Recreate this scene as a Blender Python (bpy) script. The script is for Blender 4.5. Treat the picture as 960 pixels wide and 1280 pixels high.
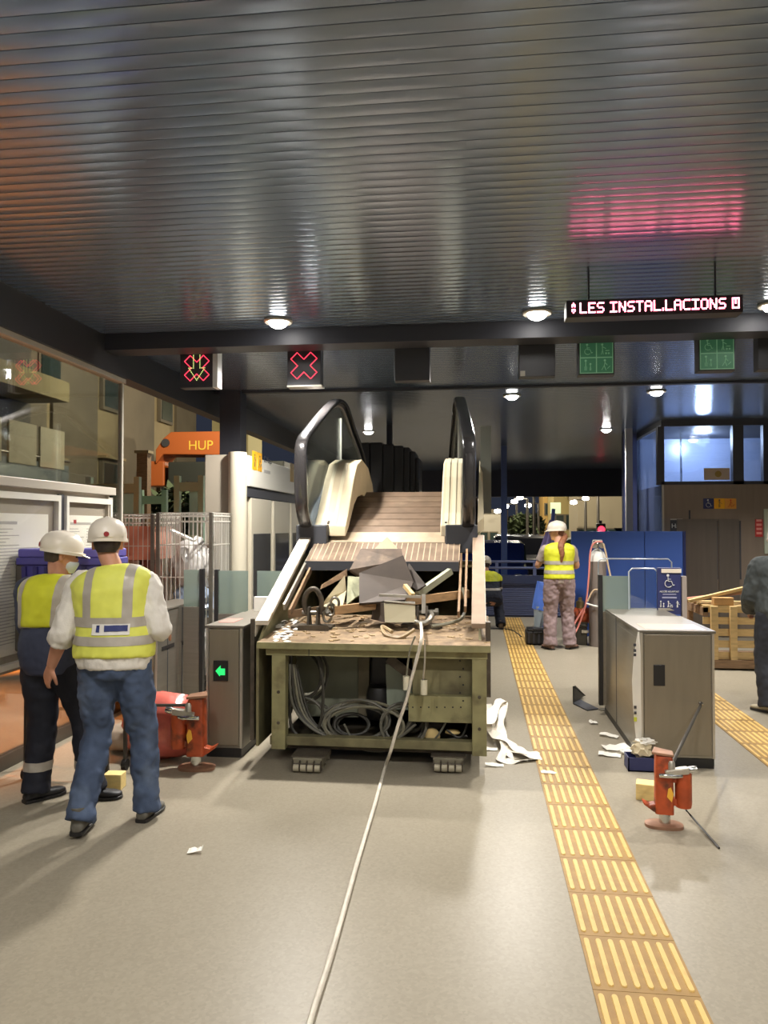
import bpy, bmesh, math, random
from mathutils import Vector as V, Matrix, noise
for o in list(bpy.data.objects): bpy.data.objects.remove(o, do_unlink=True)
sc = bpy.context.scene
col = sc.collection
R = math.radians
rnd = random.Random(7)

# ------------------------------------------------------------------ camera, exposure, world, outdoor light
# station frame: X to the right, Y along the yellow tactile strips, Z up; the camera stands at (0, 0, 1.7)
F, YAW, PITCH = 965.0, R(6.913), R(1.187)
CAM = V((0, 0, 1.7))
cd = bpy.data.cameras.new('camera'); cam = bpy.data.objects.new('camera', cd); col.objects.link(cam)
cd.sensor_fit = 'VERTICAL'; cd.sensor_height = 36.0; cd.lens = F / 1280 * 36.0
cd.clip_start = 0.05; cd.clip_end = 300
cam.location = CAM; cam.rotation_euler = (R(90) + PITCH, 0, YAW)
sc.camera = cam
vs = sc.view_settings
vs.view_transform = 'Standard'; vs.look = 'None'; vs.gamma = 1.0; vs.exposure = 0.34; vs.use_curve_mapping = False
w = bpy.data.worlds.new('night_sky'); sc.world = w; w.use_nodes = True
w.node_tree.nodes['Background'].inputs[0].default_value = (0.03, 0.036, 0.055, 1)
w.node_tree.nodes['Background'].inputs[1].default_value = 0.6

FW = V((-math.sin(YAW) * math.cos(PITCH), math.cos(YAW) * math.cos(PITCH), math.sin(PITCH)))
RT = V((math.cos(YAW), math.sin(YAW), 0)); UP = RT.cross(FW)
def W(px, py, X=None, Y=None, Z=None):
    """real position of a measured photograph point on a known plane"""
    d = FW * F + RT * (px - 480) - UP * (py - 640)
    if X is not None: return CAM + d * (X / d.x)
    if Y is not None: return CAM + d * (Y / d.y)
    return CAM + d * ((Z - 1.7) / d.z)

def lamp(kind, name, loc, power, color=(1, 1, 1), parent=None, radius=0.08, spot=150, blend=0.6, target=None):
    ld = bpy.data.lights.new(name, kind); ld.energy = power; ld.color = color
    if kind in ('SPOT', 'POINT'): ld.shadow_soft_size = radius
    if kind == 'SPOT': ld.spot_size = R(spot); ld.spot_blend = blend
    o = bpy.data.objects.new(name, ld); col.objects.link(o); o.location = loc
    if target is not None: o.rotation_euler = (V(target) - V(loc)).to_track_quat('-Z', 'Y').to_euler()
    if parent: o.parent = parent; o.matrix_parent_inverse = Matrix.Translation(-parent.location)
    return o
# street lamps outside the hall (sodium on the left, neutral beyond the barrier)
lamp('SPOT', 'sodium_street_light', (-7.2, 5.6, 5.5), 5200, (1.0, 0.30, 0.05), spot=46, target=(-5.2, 5.9, 0))
lamp('SPOT', 'sodium_street_light', (-6.7, 10.0, 5.5), 15000, (1.0, 0.26, 0.03), spot=32, target=(-6.5, 9.6, 0))
lamp('POINT', 'street_light_facade', (-6.0, 19.0, 6.0), 1500, (1.0, 0.86, 0.62), radius=0.2)
lamp('POINT', 'street_light_road', (3.0, 29.0, 6.0), 1900, (1.0, 0.88, 0.66), radius=0.2)
lamp('POINT', 'street_light_road', (-2.0, 40.0, 6.5), 2000, (1.0, 0.88, 0.66), radius=0.2)

# ------------------------------------------------------------------ materials
def S(r, g, b):
    f = lambda c: (c / 255 / 12.92) if c / 255 <= 0.04045 else ((c / 255 + 0.055) / 1.055) ** 2.4
    return (f(r), f(g), f(b), 1)
MATS = {}
def mat(name, c, rough=0.5, metal=0.0, var=0.0, vscale=6.0, bump=0.0, bscale=60.0, emit=None, estr=0.0, spec=0.5, stretch=None, stain=None, alpha=None):
    if name in MATS: return MATS[name]
    m = bpy.data.materials.new(name); m.use_nodes = True; nt = m.node_tree; b = nt.nodes['Principled BSDF']
    c = tuple(c) if len(c) == 4 else tuple(c) + (1,)
    b.inputs['Base Color'].default_value = c; b.inputs['Roughness'].default_value = rough
    b.inputs['Metallic'].default_value = metal; b.inputs['Specular IOR Level'].default_value = spec
    m.diffuse_color = c
    tc = None
    def coords(sc_):
        nonlocal tc
        if tc is None: tc = nt.nodes.new('ShaderNodeTexCoord')
        mp = nt.nodes.new('ShaderNodeMapping'); nt.links.new(tc.outputs['Object'], mp.inputs[0])
        mp.inputs['Scale'].default_value = stretch or (1, 1, 1)
        n = nt.nodes.new('ShaderNodeTexNoise'); n.inputs['Scale'].default_value = sc_; n.inputs['Detail'].default_value = 5
        nt.links.new(mp.outputs[0], n.inputs['Vector']); return n
    src = None
    if var:
        n = coords(vscale); r = nt.nodes.new('ShaderNodeValToRGB')
        r.color_ramp.elements[0].position = 0.3; r.color_ramp.elements[1].position = 0.7
        r.color_ramp.elements[0].color = tuple(x * (1 - var) for x in c[:3]) + (1,)
        r.color_ramp.elements[1].color = tuple(min(1, x * (1 + var)) for x in c[:3]) + (1,)
        nt.links.new(n.outputs['Fac'], r.inputs['Fac']); src = r.outputs['Color']
    if stain:
        scol, sscale, lo, hi = stain
        n = coords(sscale); r = nt.nodes.new('ShaderNodeValToRGB')
        r.color_ramp.elements[0].position = lo; r.color_ramp.elements[1].position = hi
        r.color_ramp.elements[0].color = (0, 0, 0, 1); r.color_ramp.elements[1].color = (1, 1, 1, 1)
        mx = nt.nodes.new('ShaderNodeMix'); mx.data_type = 'RGBA'
        nt.links.new(n.outputs['Fac'], r.inputs['Fac']); nt.links.new(r.outputs['Color'], mx.inputs['Factor'])
        if src: nt.links.new(src, mx.inputs['A'])
        else: mx.inputs['A'].default_value = c
        mx.inputs['B'].default_value = scol; src = mx.outputs['Result']
    if src: nt.links.new(src, b.inputs['Base Color'])
    if bump:
        n = coords(bscale); bp = nt.nodes.new('ShaderNodeBump'); bp.inputs['Strength'].default_value = bump; bp.inputs['Distance'].default_value = 0.01
        nt.links.new(n.outputs['Fac'], bp.inputs['Height']); nt.links.new(bp.outputs['Normal'], b.inputs['Normal'])
    if emit is not None:
        b.inputs['Emission Color'].default_value = tuple(emit[:3]) + (1,); b.inputs['Emission Strength'].default_value = estr
    if alpha is not None: b.inputs['Alpha'].default_value = alpha
    MATS[name] = m; return m
def glass(name, c=(1, 1, 1), refl=0.09, rough=0.02, milk=0.0, mc=(0.6, 0.7, 0.68, 1)):
    """thin sheet: see-through tinted pane with a mirror sheen; milk adds frosted scattering"""
    if name in MATS: return MATS[name]
    m = bpy.data.materials.new(name); m.use_nodes = True; nt = m.node_tree; nt.nodes.clear()
    out = nt.nodes.new('ShaderNodeOutputMaterial'); t = nt.nodes.new('ShaderNodeBsdfTransparent'); g = nt.nodes.new('ShaderNodeBsdfGlossy')
    t.inputs[0].default_value = tuple(c[:3]) + (1,); g.inputs['Roughness'].default_value = rough; g.inputs[0].default_value = (1, 1, 1, 1)
    fr = nt.nodes.new('ShaderNodeLayerWeight'); fr.inputs[0].default_value = 0.25
    mr = nt.nodes.new('ShaderNodeMapRange'); mr.inputs['To Min'].default_value = refl * 0.6; mr.inputs['To Max'].default_value = min(1, refl * 3)
    nt.links.new(fr.outputs['Fresnel'], mr.inputs[0])
    mx = nt.nodes.new('ShaderNodeMixShader'); nt.links.new(mr.outputs[0], mx.inputs[0]); nt.links.new(g.outputs[0], mx.inputs[2])
    if milk:
        d = nt.nodes.new('ShaderNodeBsdfDiffuse'); d.inputs[0].default_value = mc
        tr = nt.nodes.new('ShaderNodeBsdfTranslucent'); tr.inputs[0].default_value = mc
        a = nt.nodes.new('ShaderNodeMixShader'); a.inputs[0].default_value = 0.4
        nt.links.new(d.outputs[0], a.inputs[1]); nt.links.new(tr.outputs[0], a.inputs[2])
        k = nt.nodes.new('ShaderNodeMixShader'); k.inputs[0].default_value = milk
        nt.links.new(t.outputs[0], k.inputs[1]); nt.links.new(a.outputs[0], k.inputs[2]); nt.links.new(k.outputs[0], mx.inputs[1])
    else: nt.links.new(t.outputs[0], mx.inputs[1])
    nt.links.new(mx.outputs[0], out.inputs[0]); MATS[name] = m; return m

# ------------------------------------------------------------------ mesh builder
def basis(d):
    d = V(d).normalized(); a = V((0, 0, 1)) if abs(d.z) < 0.95 else V((1, 0, 0))
    u = d.cross(a).normalized(); return u, u.cross(d).normalized()
def catmull(P, n):
    P = [V(p) for p in P]; out = []
    for i in range(len(P) - 1):
        a, b, c, d = P[max(i - 1, 0)], P[i], P[i + 1], P[min(i + 2, len(P) - 1)]
        for k in range(n):
            t = k / n
            out.append(0.5 * ((2 * b) + (c - a) * t + (2 * a - 5 * b + 4 * c - d) * t * t + (3 * b - a - 3 * c + d) * t ** 3))
    out.append(P[-1]); return out
def cat1(r, n):
    return [v.x for v in catmull([V((x, 0, 0)) for x in r], n)]
class MB:
    def __init__(s): s.v = []; s.f = []
    def add(s, vs, fs):
        o = len(s.v); s.v += [V(p) for p in vs]; s.f += [tuple(i + o for i in f) for f in fs]; return s
    def box(s, x0, x1, y0, y1, z0, z1):
        return s.add([(x, y, z) for x in (x0, x1) for y in (y0, y1) for z in (z0, z1)],
                     [(0, 1, 3, 2), (4, 6, 7, 5), (0, 4, 5, 1), (2, 3, 7, 6), (0, 2, 6, 4), (1, 5, 7, 3)])
    def obox(s, c, ax, ay, az):
        c, ax, ay, az = V(c), V(ax), V(ay), V(az)
        return s.add([c + ax * i + ay * j + az * k for i in (-1, 1) for j in (-1, 1) for k in (-1, 1)],
                     [(0, 1, 3, 2), (4, 6, 7, 5), (0, 4, 5, 1), (2, 3, 7, 6), (0, 2, 6, 4), (1, 5, 7, 3)])
    def bar(s, p, q, w, h=None, up=None):
        p, q = V(p), V(q); d = q - p; h = h or w
        if up is None: u, n = basis(d)
        else: u = d.cross(V(up)).normalized(); n = u.cross(d).normalized()
        return s.obox((p + q) / 2, d / 2, u * w / 2, n * h / 2)
    def tube(s, P, r, n=8, closed=False, ry=None, up=None):
        P = [V(p) for p in P]; m = len(P); rr = r if isinstance(r, (list, tuple)) else [r] * m
        ri = []; u = None
        for i in range(m):
            a = P[i - 1] if (i or closed) else P[i]; b = P[(i + 1) % m] if (i < m - 1 or closed) else P[i]
            d = (b - a).normalized()
            if up is not None: u = d.cross(V(up)).normalized()
            elif u is None: u = basis(d)[0]
            else:
                u = u - d * u.dot(d)
                u = u.normalized() if u.length > 1e-6 else basis(d)[0]
            v = d.cross(u)
            k = ry if ry else 1.0
            ri.append([P[i] + u * math.cos(2 * math.pi * j / n) * rr[i] + v * math.sin(2 * math.pi * j / n) * rr[i] * k for j in range(n)])
        return s.rings(ri, closed)
    def rings(s, ri, closed=False, cap=True):
        n = len(ri[0]); o = []
        for r in ri: o += r
        m = len(ri); f = []
        for i in range(m if closed else m - 1):
            for j in range(n):
                k = (i + 1) % m
                f.append((i * n + j, i * n + (j + 1) % n, k * n + (j + 1) % n, k * n + j))
        if not closed and cap: f.append(tuple(range(n))[::-1]); f.append(tuple((m - 1) * n + j for j in range(n)))
        return s.add(o, f)
    def loft(s, R_, n=20, p=2.0):
        """R_: (centre, u, v) with half-axes as vectors; superellipse exponent p"""
        ri = []
        for c, u, v in R_:
            c, u, v = V(c), V(u), V(v); r = []
            for j in range(n):
                a = 2 * math.pi * j / n; ca, sa = math.cos(a), math.sin(a)
                r.append(c + u * math.copysign(abs(ca) ** (2 / p), ca) + v * math.copysign(abs(sa) ** (2 / p), sa))
            ri.append(r)
        return s.rings(ri)
    def lathe(s, c, prof, n=20, axis=(0, 0, 1)):
        u, v = basis(axis); ax = V(axis).normalized(); c = V(c)
        return s.rings([[c + ax * h + (u * math.cos(2 * math.pi * j / n) + v * math.sin(2 * math.pi * j / n)) * max(r, 1e-4) for j in range(n)] for r, h in prof])
    def ball(s, c, rx, ry=None, rz=None, n=12, m=8):
        ry = ry or rx; rz = rz or rx; c = V(c)
        return s.rings([[c + V((rx * math.sin(t) * math.cos(2 * math.pi * j / n), ry * math.sin(t) * math.sin(2 * math.pi * j / n), rz * math.cos(t))) for j in range(n)]
                        for t in [0.04 + (math.pi - 0.08) * i / m for i in range(m + 1)]])
    def prism(s, poly, vec):
        n = len(poly); vec = V(vec); P = [V(p) for p in poly]
        return s.add(P + [p + vec for p in P], [tuple(range(n))[::-1], tuple(range(n, 2 * n))] + [(i, (i + 1) % n, n + (i + 1) % n, n + i) for i in range(n)])
    def ribbon(s, P, widths, t=0.002):
        """flat strip along P; widths = side vectors"""
        ri = []
        for i, (p, wv) in enumerate(zip(P, widths)):
            p, wv = V(p), V(wv); d = (V(P[min(i + 1, len(P) - 1)]) - V(P[max(i - 1, 0)])).normalized()
            nn = d.cross(wv).normalized() * t / 2
            ri.append([p - wv / 2 - nn, p + wv / 2 - nn, p + wv / 2 + nn, p - wv / 2 + nn])
        return s.rings(ri)
    def mesh(s, name, m=None, smooth=None):
        me = bpy.data.meshes.new(name); me.from_pydata(s.v, [], s.f)
        bm = bmesh.new(); bm.from_mesh(me); bmesh.ops.recalc_face_normals(bm, faces=bm.faces); bm.to_mesh(me); bm.free()
        if m: me.materials.append(m)
        if smooth:
            for p in me.polygons: p.use_smooth = True
            me.set_sharp_from_angle(angle=R(smooth if smooth is not True else 45))
        return me
    def build(s, name, m, parent=None, smooth=None, bevel=0.0, **kw):
        me = s.mesh(name, m, smooth); return link(me, name, parent, bevel, **kw)
def link(me, name, parent=None, bevel=0.0, label=None, cat=None, group=None, kind=None):
    o = bpy.data.objects.new(name, me); col.objects.link(o)
    if parent is not None:
        o.parent = parent
        if parent.type == 'EMPTY': o.matrix_parent_inverse = Matrix.Translation(-parent.location)
        elif parent.get('_off'): o.matrix_parent_inverse = Matrix.Translation(-V(parent['_off']))
    elif kind != 'structure' and me.vertices:
        xs = [v.co for v in me.vertices]
        c = V((sum(p.x for p in xs) / len(xs), sum(p.y for p in xs) / len(xs), min(p.z for p in xs)))
        me.transform(Matrix.Translation(-c)); o.location = c; o['_off'] = list(c)
    if bevel:
        b = o.modifiers.new('edge', 'BEVEL'); b.width = bevel; b.segments = 2; b.limit_method = 'ANGLE'; b.angle_limit = R(40)
    tag(o, label, cat, group, kind); return o
def tag(o, label=None, cat=None, group=None, kind=None):
    for k, v in (('label', label), ('category', cat), ('group', group), ('kind', kind)):
        if v: o[k] = v
    return o
def thing(name, loc, label, cat, group=None, kind=None):
    o = bpy.data.objects.new(name, None); o.empty_display_size = 0.1; col.objects.link(o); o.location = loc
    return tag(o, label, cat, group, kind)
def text(s, name, m, loc, size, parent, rot=(R(90), 0, 0), align='LEFT', ext=0.001, spacing=1.0):
    c = bpy.data.curves.new(name, 'FONT'); c.body = s; c.size = size; c.extrude = ext; c.align_x = align; c.space_character = spacing
    tmp = bpy.data.objects.new(name, c); col.objects.link(tmp); bpy.context.view_layer.update()
    me = bpy.data.meshes.new_from_object(tmp.evaluated_get(bpy.context.evaluated_depsgraph_get())); bpy.data.objects.remove(tmp, do_unlink=True)
    me.materials.clear(); me.materials.append(m); me.name = name
    o = bpy.data.objects.new(name, me); col.objects.link(o); o.location = loc; o.rotation_euler = rot
    if parent is not None:
        o.parent = parent
        if parent.type == 'EMPTY': o.matrix_parent_inverse = Matrix.Translation(-parent.location)
        elif parent.get('_off'): o.matrix_parent_inverse = Matrix.Translation(-V(parent['_off']))
    return o
def children(o): return [c for c in bpy.data.objects if c.parent == o]
def copy_tree(o, parent=None):
    c = o.copy(); col.objects.link(c)
    if parent is not None: c.parent = parent
    for ch in children(o): copy_tree(ch, c)
    return c
# ------------------------------------------------------------------ palette
M = dict(
 steel=mat('brushed_steel', S(150, 145, 134), 0.34, 0.75, 0.06, 3, stretch=(1, 1, 12)),
 steel_d=mat('dark_steel', S(96, 92, 86), 0.4, 0.8, 0.08, 4),
 steel_lift=mat('lift_steel', S(142, 128, 116), 0.38, 0.5, 0.06, 2, stretch=(8, 1, 0.6)),
 alu=mat('aluminium', S(196, 190, 178), 0.38, 0.7, 0.06, 5),
 deckalu=mat('deck_aluminium', S(214, 204, 188), 0.5, 0.25, 0.1, 6, stain=(S(150, 126, 100), 4, 0.5, 0.72)),
 chrome=mat('chrome', S(210, 210, 205), 0.18, 1.0),
 black=mat('black_rubber', S(34, 33, 33), 0.42),
 dark=mat('dark_grey_paint', S(60, 61, 66), 0.5),
 charcoal=mat('charcoal_paint', S(58, 59, 66), 0.5, 0.1),
 iron=mat('grimy_iron', S(92, 84, 74), 0.55, 0.5, 0.3, 14, bump=0.3),
 white=mat('white_paint', S(225, 224, 218), 0.45),
 paper=mat('white_paper', S(232, 228, 218), 0.7, var=0.05, vscale=3),
 olive=mat('olive_truss_paint', S(142, 137, 98), 0.55, 0.1, 0.16, 9, stain=(S(88, 76, 54), 5, 0.55, 0.75)),
 olive_d=mat('dirty_olive_paint', S(122, 116, 84), 0.6, 0.1, 0.22, 7, stain=(S(70, 60, 44), 4, 0.5, 0.8)),
 rust=mat('dusty_brown_plate', S(134, 112, 84), 0.8, 0.05, 0.28, 16, bump=0.35, bscale=40, stain=(S(98, 78, 56), 7, 0.5, 0.7)),
 tread=mat('brown_dusty_tread', S(118, 99, 82), 0.55, 0.3, 0.2, 7, stain=(S(156, 136, 114), 3, 0.55, 0.8)),
 brown=mat('dark_brown_sheet', S(66, 55, 46), 0.7, 0.1, 0.18, 6),
 wood=mat('pale_wood', S(206, 176, 122), 0.7, 0, 0.15, 6, stretch=(1, 6, 6)),
 wood_d=mat('weathered_timber', S(138, 110, 82), 0.75, 0, 0.22, 7, stretch=(1, 6, 6)),
 card=mat('brown_cardboard', S(214, 198, 166), 0.75, 0, 0.06, 5, bump=0.15, bscale=10),
 blue=mat('blue_hoarding', S(56, 88, 164), 0.4),
 navy=mat('navy_panel', S(44, 50, 96), 0.45),
 bluegrey=mat('blue_grey_metal', S(104, 112, 146), 0.42, 0.3),
 orange=mat('orange_jack_paint', S(178, 78, 40), 0.45, 0.1, 0.2, 14, stain=(S(84, 46, 30), 11, 0.5, 0.7)),
 purple=mat('purple_plastic', S(72, 66, 142), 0.5, 0, 0.08, 5),
 tile_base=mat('ochre_tile', S(154, 120, 64), 0.6, 0, 0.14, 9, stain=(S(140, 106, 58), 6, 0.55, 0.75)),
 tile_bar=mat('yellow_bar', S(212, 176, 102), 0.55, 0, 0.08, 12, stain=(S(186, 148, 84), 8, 0.58, 0.74)),
 white_em=mat('lamp_white', (1, 1, 1, 1), emit=(1.0, 0.96, 0.9), estr=30.0),
 red_em=mat('red_led', (0.6, 0.02, 0.05, 1), emit=(1.0, 0.045, 0.09), estr=1.9),
 text_em=mat('pink_red_led', (0.8, 0.1, 0.15, 1), emit=(1.0, 0.16, 0.24), estr=16.0),
 amber_em=mat('green_yellow_led', (0.5, 0.6, 0.1, 1), emit=(0.62, 0.8, 0.25), estr=1.2),
 green_em=mat('green_led', (0.02, 0.4, 0.12, 1), emit=(0.02, 0.8, 0.16), estr=0.9),
 street_em=mat('street_lamp_head', (1, 1, 1, 1), emit=(1.0, 0.95, 0.8), estr=26.0),
)
M['notice_glass'] = glass('notice_glass', (0.97, 0.97, 0.96), 0.035)
M['glass'] = glass('clear_glass', (0.86, 0.9, 0.9), 0.10)
M['glass_wall'] = glass('wall_glass', (0.80, 0.83, 0.82), 0.12)
M['frost'] = glass('frosted_glass', (0.8, 0.86, 0.83), 0.08, 0.2, milk=0.6, mc=S(150, 164, 154))
M['lift_glass'] = glass('blue_lift_glass', (0.74, 0.82, 0.95), 0.2)

# terrazzo floor
def floor_mat():
    m = mat('terrazzo', S(150, 142, 126), 0.36, 0, 0.02, 1.1, spec=0.14); nt = m.node_tree; b = nt.nodes['Principled BSDF']
    src = b.inputs['Base Color'].links[0].from_socket; tc = nt.nodes.new('ShaderNodeTexCoord')
    vo = nt.nodes.new('ShaderNodeTexVoronoi'); vo.inputs['Scale'].default_value = 75; nt.links.new(tc.outputs['Object'], vo.inputs['Vector'])
    r = nt.nodes.new('ShaderNodeValToRGB'); r.color_ramp.elements[0].color = (0.72, 0.7, 0.66, 1); r.color_ramp.elements[1].color = (1.16, 1.14, 1.1, 1)
    nt.links.new(vo.outputs['Color'], r.inputs[0])
    mx = nt.nodes.new('ShaderNodeMix'); mx.data_type = 'RGBA'; mx.blend_type = 'MULTIPLY'; mx.inputs['Factor'].default_value = 0.4
    nt.links.new(src, mx.inputs['A']); nt.links.new(r.outputs[0], mx.inputs['B'])
    d = nt.nodes.new('ShaderNodeTexNoise'); d.inputs['Scale'].default_value = 2.2; d.inputs['Detail'].default_value = 6; nt.links.new(tc.outputs['Object'], d.inputs['Vector'])
    r2 = nt.nodes.new('ShaderNodeValToRGB'); r2.color_ramp.elements[0].position = 0.2; r2.color_ramp.elements[1].position = 0.8
    r2.color_ramp.elements[0].color = (0.965, 0.96, 0.95, 1); r2.color_ramp.elements[1].color = (1, 1, 1, 1); nt.links.new(d.outputs[0], r2.inputs[0])
    m2 = nt.nodes.new('ShaderNodeMix'); m2.data_type = 'RGBA'; m2.blend_type = 'MULTIPLY'; m2.inputs['Factor'].default_value = 0.8
    nt.links.new(mx.outputs['Result'], m2.inputs['A']); nt.links.new(r2.outputs[0], m2.inputs['B']); nt.links.new(m2.outputs['Result'], b.inputs['Base Color'])
    return m
M['floor'] = floor_mat()
M['slat'] = mat('ceiling_slat_metal', S(126, 142, 164), 0.21, 0.55, 0.04, 2)
M['asphalt'] = mat('asphalt', S(120, 114, 106), 0.8, 0, 0.15, 3, bump=0.2)

# ------------------------------------------------------------------ setting
CZ = 3.4
MB().box(-3.35, 6.5, -3.2, 15.2, -0.12, 0).build('floor', M['floor'], kind='structure')
MB().box(-40, 40, -6, 90, -0.2, -0.13).build('ground', M['asphalt'], kind='structure')
MB().box(-3.95, -3.35, 6.95, 15.2, -0.12, 0).build('floor_alcove', M['floor'], kind='structure')
MB().box(-14, -3.96, -3, 20, -0.13, -0.03).build('pavement', M['asphalt'], kind='structure')
MB().box(-3.96, -3.36, -3, 6.94, -0.13, -0.03).build('pavement', M['asphalt'], kind='structure')
MB().box(-3.35, 6.5, -3.2, -3.05, -0.1, CZ + 0.3).build('wall_back', mat('hall_wall', S(150, 146, 138), 0.6), kind='structure')
MB().box(6.4, 6.5, -3.05, 15.2, 0, CZ + 0.3).build('wall_right', MATS['hall_wall'], kind='structure')
ceil = MB().box(-3.35, 6.5, -3.2, 23.0, CZ + 0.03, CZ + 0.2).build('ceiling', mat('ceiling_void', S(40, 40, 42), 0.8), kind='structure')
def slat_mesh(w=0.0795, sag=0.0016):
    n = 6; ri = []
    for x in (-3.3, 6.4):
        r = [V((x, -w / 2 + w * i / n, -sag * (1 - (2 * i / n - 1) ** 2) * 1.0)) for i in range(n + 1)]
        r += [V((x, w / 2, 0.022)), V((x, -w / 2, 0.022))]
        ri.append(r)
    return MB().rings(ri).mesh('slat', M['slat'], 30)
sm = slat_mesh(); PITCH_Y = 0.084; k = 0; y = 0.9
while y < 22.9:
    if not (6.40 < y < 6.70) :
        o = bpy.data.objects.new('slat', sm); col.objects.link(o); o.location = (0, y, CZ + 0.0035); o.parent = ceil; k += 1
    y += PITCH_Y
MB().box(-3.3, 6.4, 6.43, 6.68, 3.268, CZ + 0.03).build('beam', M['charcoal'], kind='structure')
MB().box(-3.3, 6.4, 9.28, 9.36, CZ - 0.025, CZ + 0.03).build('trim_1', M['charcoal'], kind='structure')
MB().box(-3.4, 6.5, 22.9, 23.2, 2.62, CZ + 0.2).build('lintel', mat('lintel_blue_black', S(58, 61, 74), 0.5), kind='structure')
# left edge of the canopy: header above the glass, with a lighter rail under it
MB().box(-3.42, -3.26, -3, 23, 3.1, CZ + 0.2).build('trim_2', mat('header_grey', S(66, 66, 68), 0.45, 0.3), kind='structure')
# left glazed wall: two panes, steel end post and rails
win = MB().box(-3.36, -3.3, 1.2, 6.92, 0, 0.1).build('window_1', M['steel_d'], kind='structure')
for y0, y1 in ((1.2, 3.1), (3.12, 5.0), (5.02, 6.88)):
    MB().box(-3.336, -3.322, y0, y1, 0.1, 3.08).build('pane', M['glass_wall'], win)
MB().box(-3.35, -3.31, 6.88, 6.91, 0.1, 3.1).build('end_post', mat('pale_edge', S(186, 180, 166), 0.4), win)
MB().box(-3.37, -3.29, 1.2, 6.91, 3.06, 3.1).build('top_rail', MATS['pale_edge'], win)
# columns
MB().box(-3.16, -2.9, 9.2, 9.46, 0, CZ).build('column', M['charcoal'], kind='structure')
p = W(487, 560, Y=12.6); MB().box(p.x - 0.045, p.x + 0.045, 12.55, 12.65, 0, CZ).build('post', M['charcoal'], kind='structure')
p = W(786, 590, Y=13.6); MB().box(p.x - 0.055, p.x + 0.055, 13.55, 13.65, 1.65, CZ).build('post', mat('grey_post', S(150, 148, 146), 0.5), kind='structure')
p = W(788, 640, Y=14.4); MB().box(p.x - 0.13, p.x + 0.1, 14.3, 14.5, 0, CZ).build('post', mat('blue_black_post', S(44, 50, 84), 0.45), kind='structure')
p = W(630, 640, Y=16.2); MB().box(p.x - 0.06, p.x + 0.06, 16.1, 16.25, 0, CZ).build('post', mat('blue_post', S(60, 78, 124), 0.45), kind='structure')

# ------------------------------------------------------------------ tactile strips
def bar_mesh(L=0.335, wd=0.024, z0=0.004, z1=0.009):
    r = wd / 2; P = []
    for e, a0 in ((1, 0), (-1, 180)):
        for i in range(5):
            a = R(a0 + 45 * i); P.append(V((r * math.cos(a), e * (L / 2 - r) + r * math.sin(a), z0)))
    top = [V((q.x * 0.82, q.y * 0.985, z1)) for q in P]
    return MB().rings([P, top]).mesh('bar', M['tile_bar'], 30)
bmesh_bar = bar_mesh()
TP = 0.384
def base_mesh(): return MB().box(-0.1905, 0.1905, -0.1905, 0.1905, -0.002, 0.0045).mesh('tile', M['tile_base'])
tile_me = base_mesh()
far = MB()
for i in range(8):
    x = -0.168 + 0.048 * i
    far.prism([(x - 0.012, -0.165, 0.004), (x + 0.012, -0.165, 0.004), (x + 0.012, 0.165, 0.004), (x - 0.012, 0.165, 0.004)], (0, 0, 0.005))
far_me = far.mesh('bars', M['tile_bar'])
def strip(x, ys, near, name, label):
    root = tag(bpy.data.objects.new(name, None), label, None, None, 'structure'); col.objects.link(root); root.location = (x, ys[0], 0)
    for i, y in enumerate(ys):
        t = bpy.data.objects.new('tile', tile_me); col.objects.link(t); t.parent = root; t.location = (0, y - ys[0], 0)
        if i < near:
            for j in range(8):
                b = bpy.data.objects.new('bar', bmesh_bar); col.objects.link(b); b.parent = t; b.location = (-0.168 + 0.048 * j, 0, 0)
        else:
            b = bpy.data.objects.new('bars', far_me); col.objects.link(b); b.parent = t; b['kind'] = 'stuff'
    return root
y0 = W(684, 1006, Z=0).y
strip(0.607, [y0 + TP * (i + 0.5) for i in range(-9, 26)], 18, 'tactile_strip', 'yellow ribbed tactile strip running from the foreground past the escalator')
strip(2.235, [y0 + TP * (i + 0.5) for i in range(-6, 22)], 14, 'tactile_strip', 'second yellow ribbed tactile strip right of the wide steel gate')

# ------------------------------------------------------------------ ceiling lamps
def downlight(x, y, label, power=150, colr=(1, 0.96, 0.9), cone=112):
    t = thing('ceiling_light', V((x, y, CZ - 0.03)), label, 'ceiling light', 'round downlights in the slatted ceiling')
    MB().lathe((x, y, CZ), [(0.085, 0.0), (0.115, 0.0), (0.118, -0.012), (0.108, -0.02), (0.088, -0.014)], 24).build('frame', M['alu'], t, smooth=True)
    MB().lathe((x, y, CZ), [(0.001, -0.062), (0.035, -0.058), (0.062, -0.044), (0.078, -0.02), (0.08, -0.004)], 24).build('diffuser', M['white_em'], t, smooth=True)
    lamp('SPOT', 'downlight', V((x, y, CZ - 0.075)), power, colr, t, 0.07, cone, 0.9 if cone < 130 else 0.5)
downlight(-1.62, 6.15, 'round ceiling light above the left side of the escalator, near the red cross sign', 430, cone=128)
downlight(0.47, 6.15, 'round ceiling light on the beam left of the red text display', 220)
downlight(2.24, 6.15, 'round ceiling light at the right end of the red text display', 220)
downlight(0.44, 9.98, 'round ceiling light beyond the beam, just right of the escalator', 330)
downlight(2.21, 9.9, 'round ceiling light beyond the beam, in front of the lift', 330)
for x, nm in ((-1.62, 'left'), (0.47, 'middle'), (2.24, 'right')):
    downlight(x, 2.15, 'round ceiling light just above the top of the frame, %s of the overhead row' % nm, 140, cone=160)
    downlight(x, -1.2, 'round ceiling light behind the camera, %s of its row' % nm, 110, (1, 0.9, 0.74) if x < 0 else (1, 0.96, 0.9), cone=160)
lamp('SPOT', 'added_floor_spot', V((0.44, 9.93, CZ - .075)), 430, (1, .95, .88), None, .12, 52, .5, target=(-.4, 3.5, 0))  # extra spot added at the downlight to throw the escalator's shadow forward
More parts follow.
